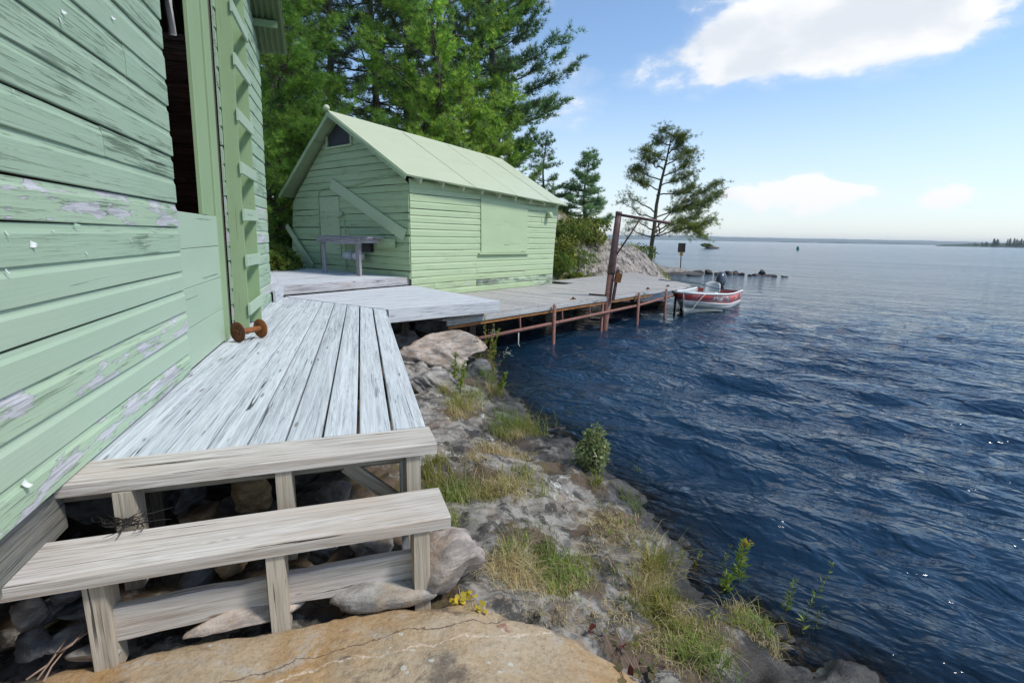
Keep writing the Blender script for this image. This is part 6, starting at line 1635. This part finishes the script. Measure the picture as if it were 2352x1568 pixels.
for px, py, r, n, h in ((985, 1090, .10, 240, .16), (1000, 1130, .13, 420, .19), (1025, 1165, .14, 420, .18), (1060, 1130, .14, 300, .14), (1100, 1150, .16, 260, .11), (1030, 1200, .08, 160, .14), (1010, 1060, .07, 120, .12),
                       (1050, 935, .14, 260, .22), (1085, 915, .16, 240, .22), (1025, 905, .12, 140, .2), (1170, 985, .18, 420, .22), (1205, 985, .15, 300, .24), (1150, 1000, .14, 200, .16), (1230, 995, .12, 140, .2),
                       (1165, 1125, .13, 240, .12), (1210, 1105, .12, 200, .11), (1240, 1130, .10, 110, .09),
                       (1170, 1275, .10, 200, .09), (1250, 1280, .16, 480, .075), (1300, 1320, .15, 480, .070), (1270, 1345, .12, 300, .07), (1340, 1300, .10, 220, .07), (1290, 1370, .07, 150, .06),
                       (1495, 1320, .07, 150, .20), (1520, 1300, .07, 110, .20), (1530, 1380, .09, 260, .12), (1510, 1410, .10, 260, .09), (1460, 1390, .08, 150, .08), (1560, 1440, .11, 260, .08), (1600, 1480, .12, 240, .10), (1640, 1530, .10, 180, .12), (1560, 1520, .08, 120, .12),
                       (1700, 1385, .09, 190, .13), (1680, 1345, .07, 120, .12), (1445, 1145, .10, 110, .08), (1460, 1165, .07, 80, .07), (1370, 1110, .08, 90, .12), (1750, 1440, .10, 160, .09), (1810, 1500, .10, 120, .09), (1700, 1420, .1, 150, .08),
                       (1400, 1190, .16, 60, .05), (1330, 1060, .15, 70, .10), (1440, 1330, .12, 90, .07), (1480, 1250, .14, 60, .06), (1610, 1330, .10, 70, .09), (1090, 800, .16, 120, .28), (1120, 870, .14, 160, .26), (1145, 905, .12, 140, .22), (1060, 860, .12, 110, .25)):
    green(px, py, r, n, h)
for px, py, r, n, h in ((1120, 1140, .16, 380, .13), (1175, 1125, .14, 330, .12), (1060, 1150, .12, 160, .13), (1120, 1035, .16, 430, .08), (1160, 1040, .15, 330, .07), (1200, 1050, .12, 200, .06), (1090, 1050, .13, 260, .06), (1050, 955, .12, 200, .16), (1085, 940, .14, 200, .16), (1180, 1000, .15, 220, .14),
                       (1170, 1295, .12, 380, .10), (1200, 1310, .13, 380, .09), (1150, 1310, .10, 220, .09), (1260, 1310, .15, 260, .06), (1310, 1345, .14, 220, .055), (1215, 1350, .10, 180, .05), (1250, 1380, .12, 160, .04), (1380, 1260, .15, 200, .05), (1400, 1200, .14, 240, .05), (1350, 1190, .16, 200, .05), (1440, 1230, .14, 150, .05),
                       (1500, 1330, .09, 200, .17), (1480, 1360, .10, 180, .08), (1550, 1420, .12, 220, .08), (1580, 1500, .14, 260, .08), (1500, 1490, .13, 260, .05), (1430, 1420, .10, 160, .05), (1620, 1460, .12, 180, .07), (1700, 1400, .10, 150, .10), (1730, 1450, .12, 170, .07), (1790, 1500, .10, 120, .08), (1370, 1430, .09, 120, .04), (1290, 1410, .1, 120, .04), (1650, 1360, .08, 90, .1), (1000, 1400, .08, 60, .04), (1100, 1400, .08, 90, .04), (1440, 1190, .15, 200, .05), (1520, 1270, .12, 120, .06), (1130, 900, .12, 150, .2)):
    dry(px, py, r, n, h)
go = gr.build('grass', M_GRASS); tag(go, 'green shore grass growing in tufts on the lichened rock', 'grass', kind='stuff')
do = dr_.build('dry_grass', M_GRASS); tag(do, 'straw coloured dry grass and needles lying on the shore rock', 'dry grass', kind='stuff')
# hillside turf
P = []
for k in range(70):
    x, y = rn6.uniform(1.2, 9), rn6.uniform(17.5, 34); z = tz1(x, y)
    if z > -.85: P.append((x, y, z))
hg = Acc()
for c in P:
    m = 90; a_ = rn6.randn(m, 2) * .35; q = np.stack([c[0] + a_[:, 0], c[1] + a_[:, 1], tz(c[0] + a_[:, 0], c[1] + a_[:, 1])], 1)
    hg.add(*blades(q, .28 * rn6.uniform(.5, 1.2, m), rn6, .5, .018, palette(m, GREEN + DRY[:2], [2, 2, 2, 2, 1, 1], rn6)))
tag(hg.build('hill_grass', M_GRASS), 'thin grass growing in cracks of the rocky hill', 'grass', kind='stuff')

# single weeds: a stem with narrow leaves, sometimes a flower head
def weed(name, label, base, h, seed, nl=26, L=.05, w=.010, lean_=(0, 0), cols=GREEN, head=None, nhead=20, hr=.02, stemr=.0025, group=None, leaf0=.1, splay=65):
    rn_ = np.random.RandomState(seed); B = Vector(base); t_ = thing(name, label, 'weed', base, group)
    f = lambda u: Vector((lean_[0] * u * u * h + .010 * math.sin(u * 6 + seed), lean_[1] * u * u * h + .010 * math.cos(u * 5 + seed), h * u))
    V, Fc = tube_geo([f(i / 7) for i in range(8)], [stemr * (1 - .6 * i / 7) for i in range(8)], 5)
    obj('stem', mkmesh('stem', V, Fc, M_STEM, True), t_, Matrix.Translation(B))
    us = leaf0 + (1 - leaf0) * rn_.rand(nl); P = np.array([f(u)[:] for u in us])
    az = np.arange(nl) * 2.4 + rn_.rand(nl); el = RAD(90 - splay) + rn_.rand(nl) * .5
    D = np.stack([np.cos(az) * np.cos(el), np.sin(az) * np.cos(el), np.sin(el)], 1)
    TV = np.array([[0, 0, 0], [w / 2, 0, L * .45], [0, .12 * L, L], [-w / 2, 0, L * .45]]); TT = np.array([(0, 1, 2), (0, 2, 3)])
    V, T, C = scatter(TV, TT, P, D, rn_.uniform(.6, 1.2, nl) * (1.15 - .5 * us), palette(nl, cols, [1] * len(cols), rn_), rn_)
    obj('leaves', npmesh('leaves', V, T, M_LEAF, False, C), t_, Matrix.Translation(B))
    if head:
        top = np.array(f(1.0)[:]); Ph = top + rn_.randn(nhead, 3) * np.array([hr, hr, hr * .8])
        TV, TT = leaf_template(5, .010, .007, rn_, 90)
        V, T, C = scatter(TV, TT, Ph, rn_.randn(nhead, 3) + np.array([0, 0, .8]), np.full(nhead, 1.0), palette(nhead, [head], [1], rn_, .08), rn_)
        obj('flower_head', npmesh('flower_head', V, T, M_LEAF, False, C), t_, Matrix.Translation(B))
    return t_
M_STEM = mat_plain('green_brown_stem', (.10, .10, .035), .8)
YG = [(.23, .32, .05), (.17, .26, .045), (.30, .36, .08)]
OL = [(.14, .18, .07), (.19, .23, .09)]
TURN = [(.30, .26, .06), (.22, .20, .05), (.36, .28, .10), (.12, .14, .03)]
def pg(px, py, z0=-.95): p = onground(px, py, z0); return (p.x, p.y, p.z)
weed('goldenrod', 'leafy bright green goldenrod with a small yellow flower head at the waterline', pg(1688, 1378), .40, 1, 170, .090, .015, (.10, .05), YG, (.62, .40, .04), 26, .013, leaf0=.05)
weed('goldenrod', 'shorter leafy goldenrod stem without flower beside the yellow flowered one', pg(1672, 1385), .26, 2, 120, .08, .014, (-.1, .05), YG)
weed('tall_weed', 'thin tall weed with narrow leaves standing against the water left of the goldenrod', pg(1655, 1340), .28, 3, 40, .05, .010, (.2, .1), OL)
weed('tall_weed', 'tallest thin red stemmed weed leaning over the water', pg(1842, 1468), .46, 4, 46, .05, .011, (.35, .15), OL + YG)
weed('tall_weed', 'thin weed with a leafy tip growing from the wet rock edge', pg(1790, 1450), .32, 5, 55, .05, .012, (.25, .1), OL + YG, leaf0=.4)
weed('tall_weed', 'short leaning weed between the two tall thin ones', pg(1858, 1480), .26, 6, 34, .045, .010, (.3, .1), OL)
for k, (px, py, h, ln) in enumerate(((1478, 1098, .20, .3), (1466, 1100, .13, -.2), (1508, 1115, .20, .2), (1498, 1112, .14, -.3))):
    weed('reed', 'slender green reed with long blade leaves at the water edge', pg(px, py, -1.05), h, 10 + k, 12, .085, .009, (ln, 0), YG, stemr=.0022, group='reeds by the shrub', splay=40)
weed('aster', 'white flowered aster leaning from the grass towards the dark water', pg(1128, 900, -.95), .55, 21, 40, .06, .011, (.38, .0), YG, (.75, .76, .74), 30, .035, .003)
weed('aster', 'small white flowered aster beside the yellowing shrub', pg(1105, 830, -.95), .55, 22, 40, .06, .012, (.35, .0), YG, (.75, .76, .74), 20, .03, .003)
for k, (px, py, h, ln, cols, lb) in enumerate(((1112, 838, .80, .02, TURN, 'tall yellowing weed in front of the platform post'), (1126, 842, .72, .10, TURN, 'second yellowing weed rising beside the platform post'), (1098, 850, .55, -.05, TURN, 'yellow leaved weed lowest of the three by the post'), (1135, 835, .62, .12, YG, 'dark green weed overlapping the dock rail'), (1045, 880, .42, .0, YG, 'leafy green weed in front of the grey cracked boulder'), (1060, 900, .40, .1, YG, 'green weed at the foot of the cracked boulder'), (1150, 905, .30, .3, YG, 'green weed with broad leaves beside the leaning aster'), (1130, 870, .45, -.1, TURN, 'pale weed above the turf at the waterline'))):
    weed('shore_weed', lb, pg(px, py, -.95), h, 30 + k, 95, .070, .026, (ln, .05), cols, stemr=.004, leaf0=.12)
SPL = ['green sprig at the lake end of the long grass tuft', 'low green sprig on wet rock beyond the long grass tuft', 'tallest sprig standing against the water above the shrub', 'thin sprig between the dry grass and the olive shrub', 'pale sprig at the foot of the olive shrub', 'short sprig just below the olive shrub stem', 'sprig beside the boulder under the step end', 'sprig on the white lichen patch of the shore rock', 'sprig on dark soil past the lichen patch', 'tiny sprig between two lichen patches', 'sprig at the foot of the goldenrod', 'sprig among red vine leaves by the tan slab', 'sprig in the long grass below the goldenrod', 'sprig behind the tall grass tuft near the water', 'sprig on the wet rock edge behind the goldenrod']
for k, (px, py, h) in enumerate(((1240, 985, .22), (1255, 1000, .18), (1275, 990, .24), (1330, 1050, .2), (1372, 1105, .16), (1380, 1112, .12), (1205, 1260, .10), (1420, 1210, .08), (1445, 1215, .09), (1395, 1235, .09), (1690, 1440, .1), (1460, 1490, .07), (1630, 1440, .1), (1560, 1310, .16), (1600, 1300, .14))):
    weed('sprig', SPL[k], pg(px, py, -.9), h, 60 + k, 22, .035, .009, (rnd.uniform(-.3, .3), rnd.uniform(-.2, .2)), YG + TURN[:1], stemr=.0018)
# creeping vine leaves by the slab edge
def leafpatch(name, label, spots, seed, cols, L=.028):
    rn_ = np.random.RandomState(seed); o = Vector(pg(*spots[0][:2], -.64)); t_ = thing(name, label, 'vine', o); P = []
    for px, py, n in spots:
        c = pg(px, py, -.64)
        for i in range(n): P.append((c[0] + rn_.randn() * .03, c[1] + rn_.randn() * .02, 0))
    P = np.array(P); P[:, 2] = tz(P[:, 0], P[:, 1]) + .012 + rn_.rand(len(P)) * .02
    TV = np.array([[0, 0, 0], [L * .55, L * .3, .2 * L], [L * .4, L, .3 * L], [-L * .1, L * 1.05, .1 * L], [-L * .5, L * .5, .2 * L]]); TT = np.array([(0, 1, 2), (0, 2, 3), (0, 3, 4)])
    V, T, C = scatter(TV, TT, P - np.array(o)[None], rn_.randn(len(P), 3) * .35 + np.array([0, -.2, 1]), rn_.uniform(.6, 1.2, len(P)), palette(len(P), cols, [1] * len(cols), rn_), rn_)
    obj('leaves', npmesh('leaves', V, T, M_LEAF, False, C), t_, Matrix.Translation(o))
    V, Fc = tube_geo([Vector((p[0], p[1], p[2] - .006)) - o for p in P[np.argsort(P[:, 0])][:: max(1, len(P) // 14)]], .0015, 4); obj('vine_stem', mkmesh('vine_stem', V, Fc, M_TWIG, True), t_, Matrix.Translation(o))
leafpatch('creeping_vine', 'yellow leaved creeping vine at the edge of the tan slab', [(1045, 1392, 5), (1075, 1385, 7), (1100, 1400, 5), (1080, 1378, 4)], 5, [(.55, .40, .03), (.45, .36, .05)])
leafpatch('creeping_vine', 'green leaved creeping vine under the right kick board', [(745, 1390, 5), (815, 1388, 6), (850, 1380, 5), (870, 1395, 4), (800, 1400, 4)], 6, [(.16, .22, .04), (.22, .26, .05), (.11, .16, .035)])
leafpatch('creeping_vine', 'dark red and olive creeping vine on the grey rock beside the slab', [(1430, 1490, 6), (1490, 1540, 7), (1375, 1460, 5), (1455, 1555, 6)], 7, [(.12, .035, .03), (.16, .13, .06), (.10, .10, .04)], .035)
# dry twigs beside the steps
tw = thing('dry_twig', 'forked dry twig leaning against the left step post', 'twig', G(130, 1500, -.60))
for pts in ([(85, 1560, -.60), (130, 1500, -.56), (190, 1460, -.52), (245, 1420, -.48), (252, 1405, -.46)], [(130, 1500, -.56), (165, 1480, -.53), (200, 1440, -.51)], [(100, 1565, -.60), (118, 1530, -.59), (150, 1490, -.56)], [(60, 1560, -.61), (110, 1525, -.6), (150, 1470, -.57)]):
    tube('twig_branch', tw, M_TWIG, [G(x, y, z) for x, y, z in pts], [.0045 - .0008 * i for i in range(len(pts))], 5)

# ------------------------------------------------------------------ summer haze over the lake
hm = bpy.data.materials.new('lake_haze'); hm.use_nodes = True
ht_ = hm.node_tree; ht_.nodes.clear()
ho = ht_.nodes.new('ShaderNodeOutputMaterial'); hv = ht_.nodes.new('ShaderNodeVolumePrincipled')
hv.inputs['Color'].default_value = (.80, .88, .96, 1); hv.inputs['Density'].default_value = 0.00014; hv.inputs['Anisotropy'].default_value = 0.0
ht_.links.new(hv.outputs[0], ho.inputs['Volume'])
hx0, hx1, hy0, hy1, hz0, hz1 = -14500, 14500, -350, 16500, -6.0, 48.0
V = [(x, y, z) for z in (hz0, hz1) for y in (hy0, hy1) for x in (hx0, hx1)]
Fc = [(0, 2, 3, 1), (4, 5, 7, 6), (0, 1, 5, 4), (2, 6, 7, 3), (0, 4, 6, 2), (1, 3, 7, 5)]
hz_o = obj('haze', mkmesh('haze', V, Fc, hm)); tag(hz_o, kind='stuff')
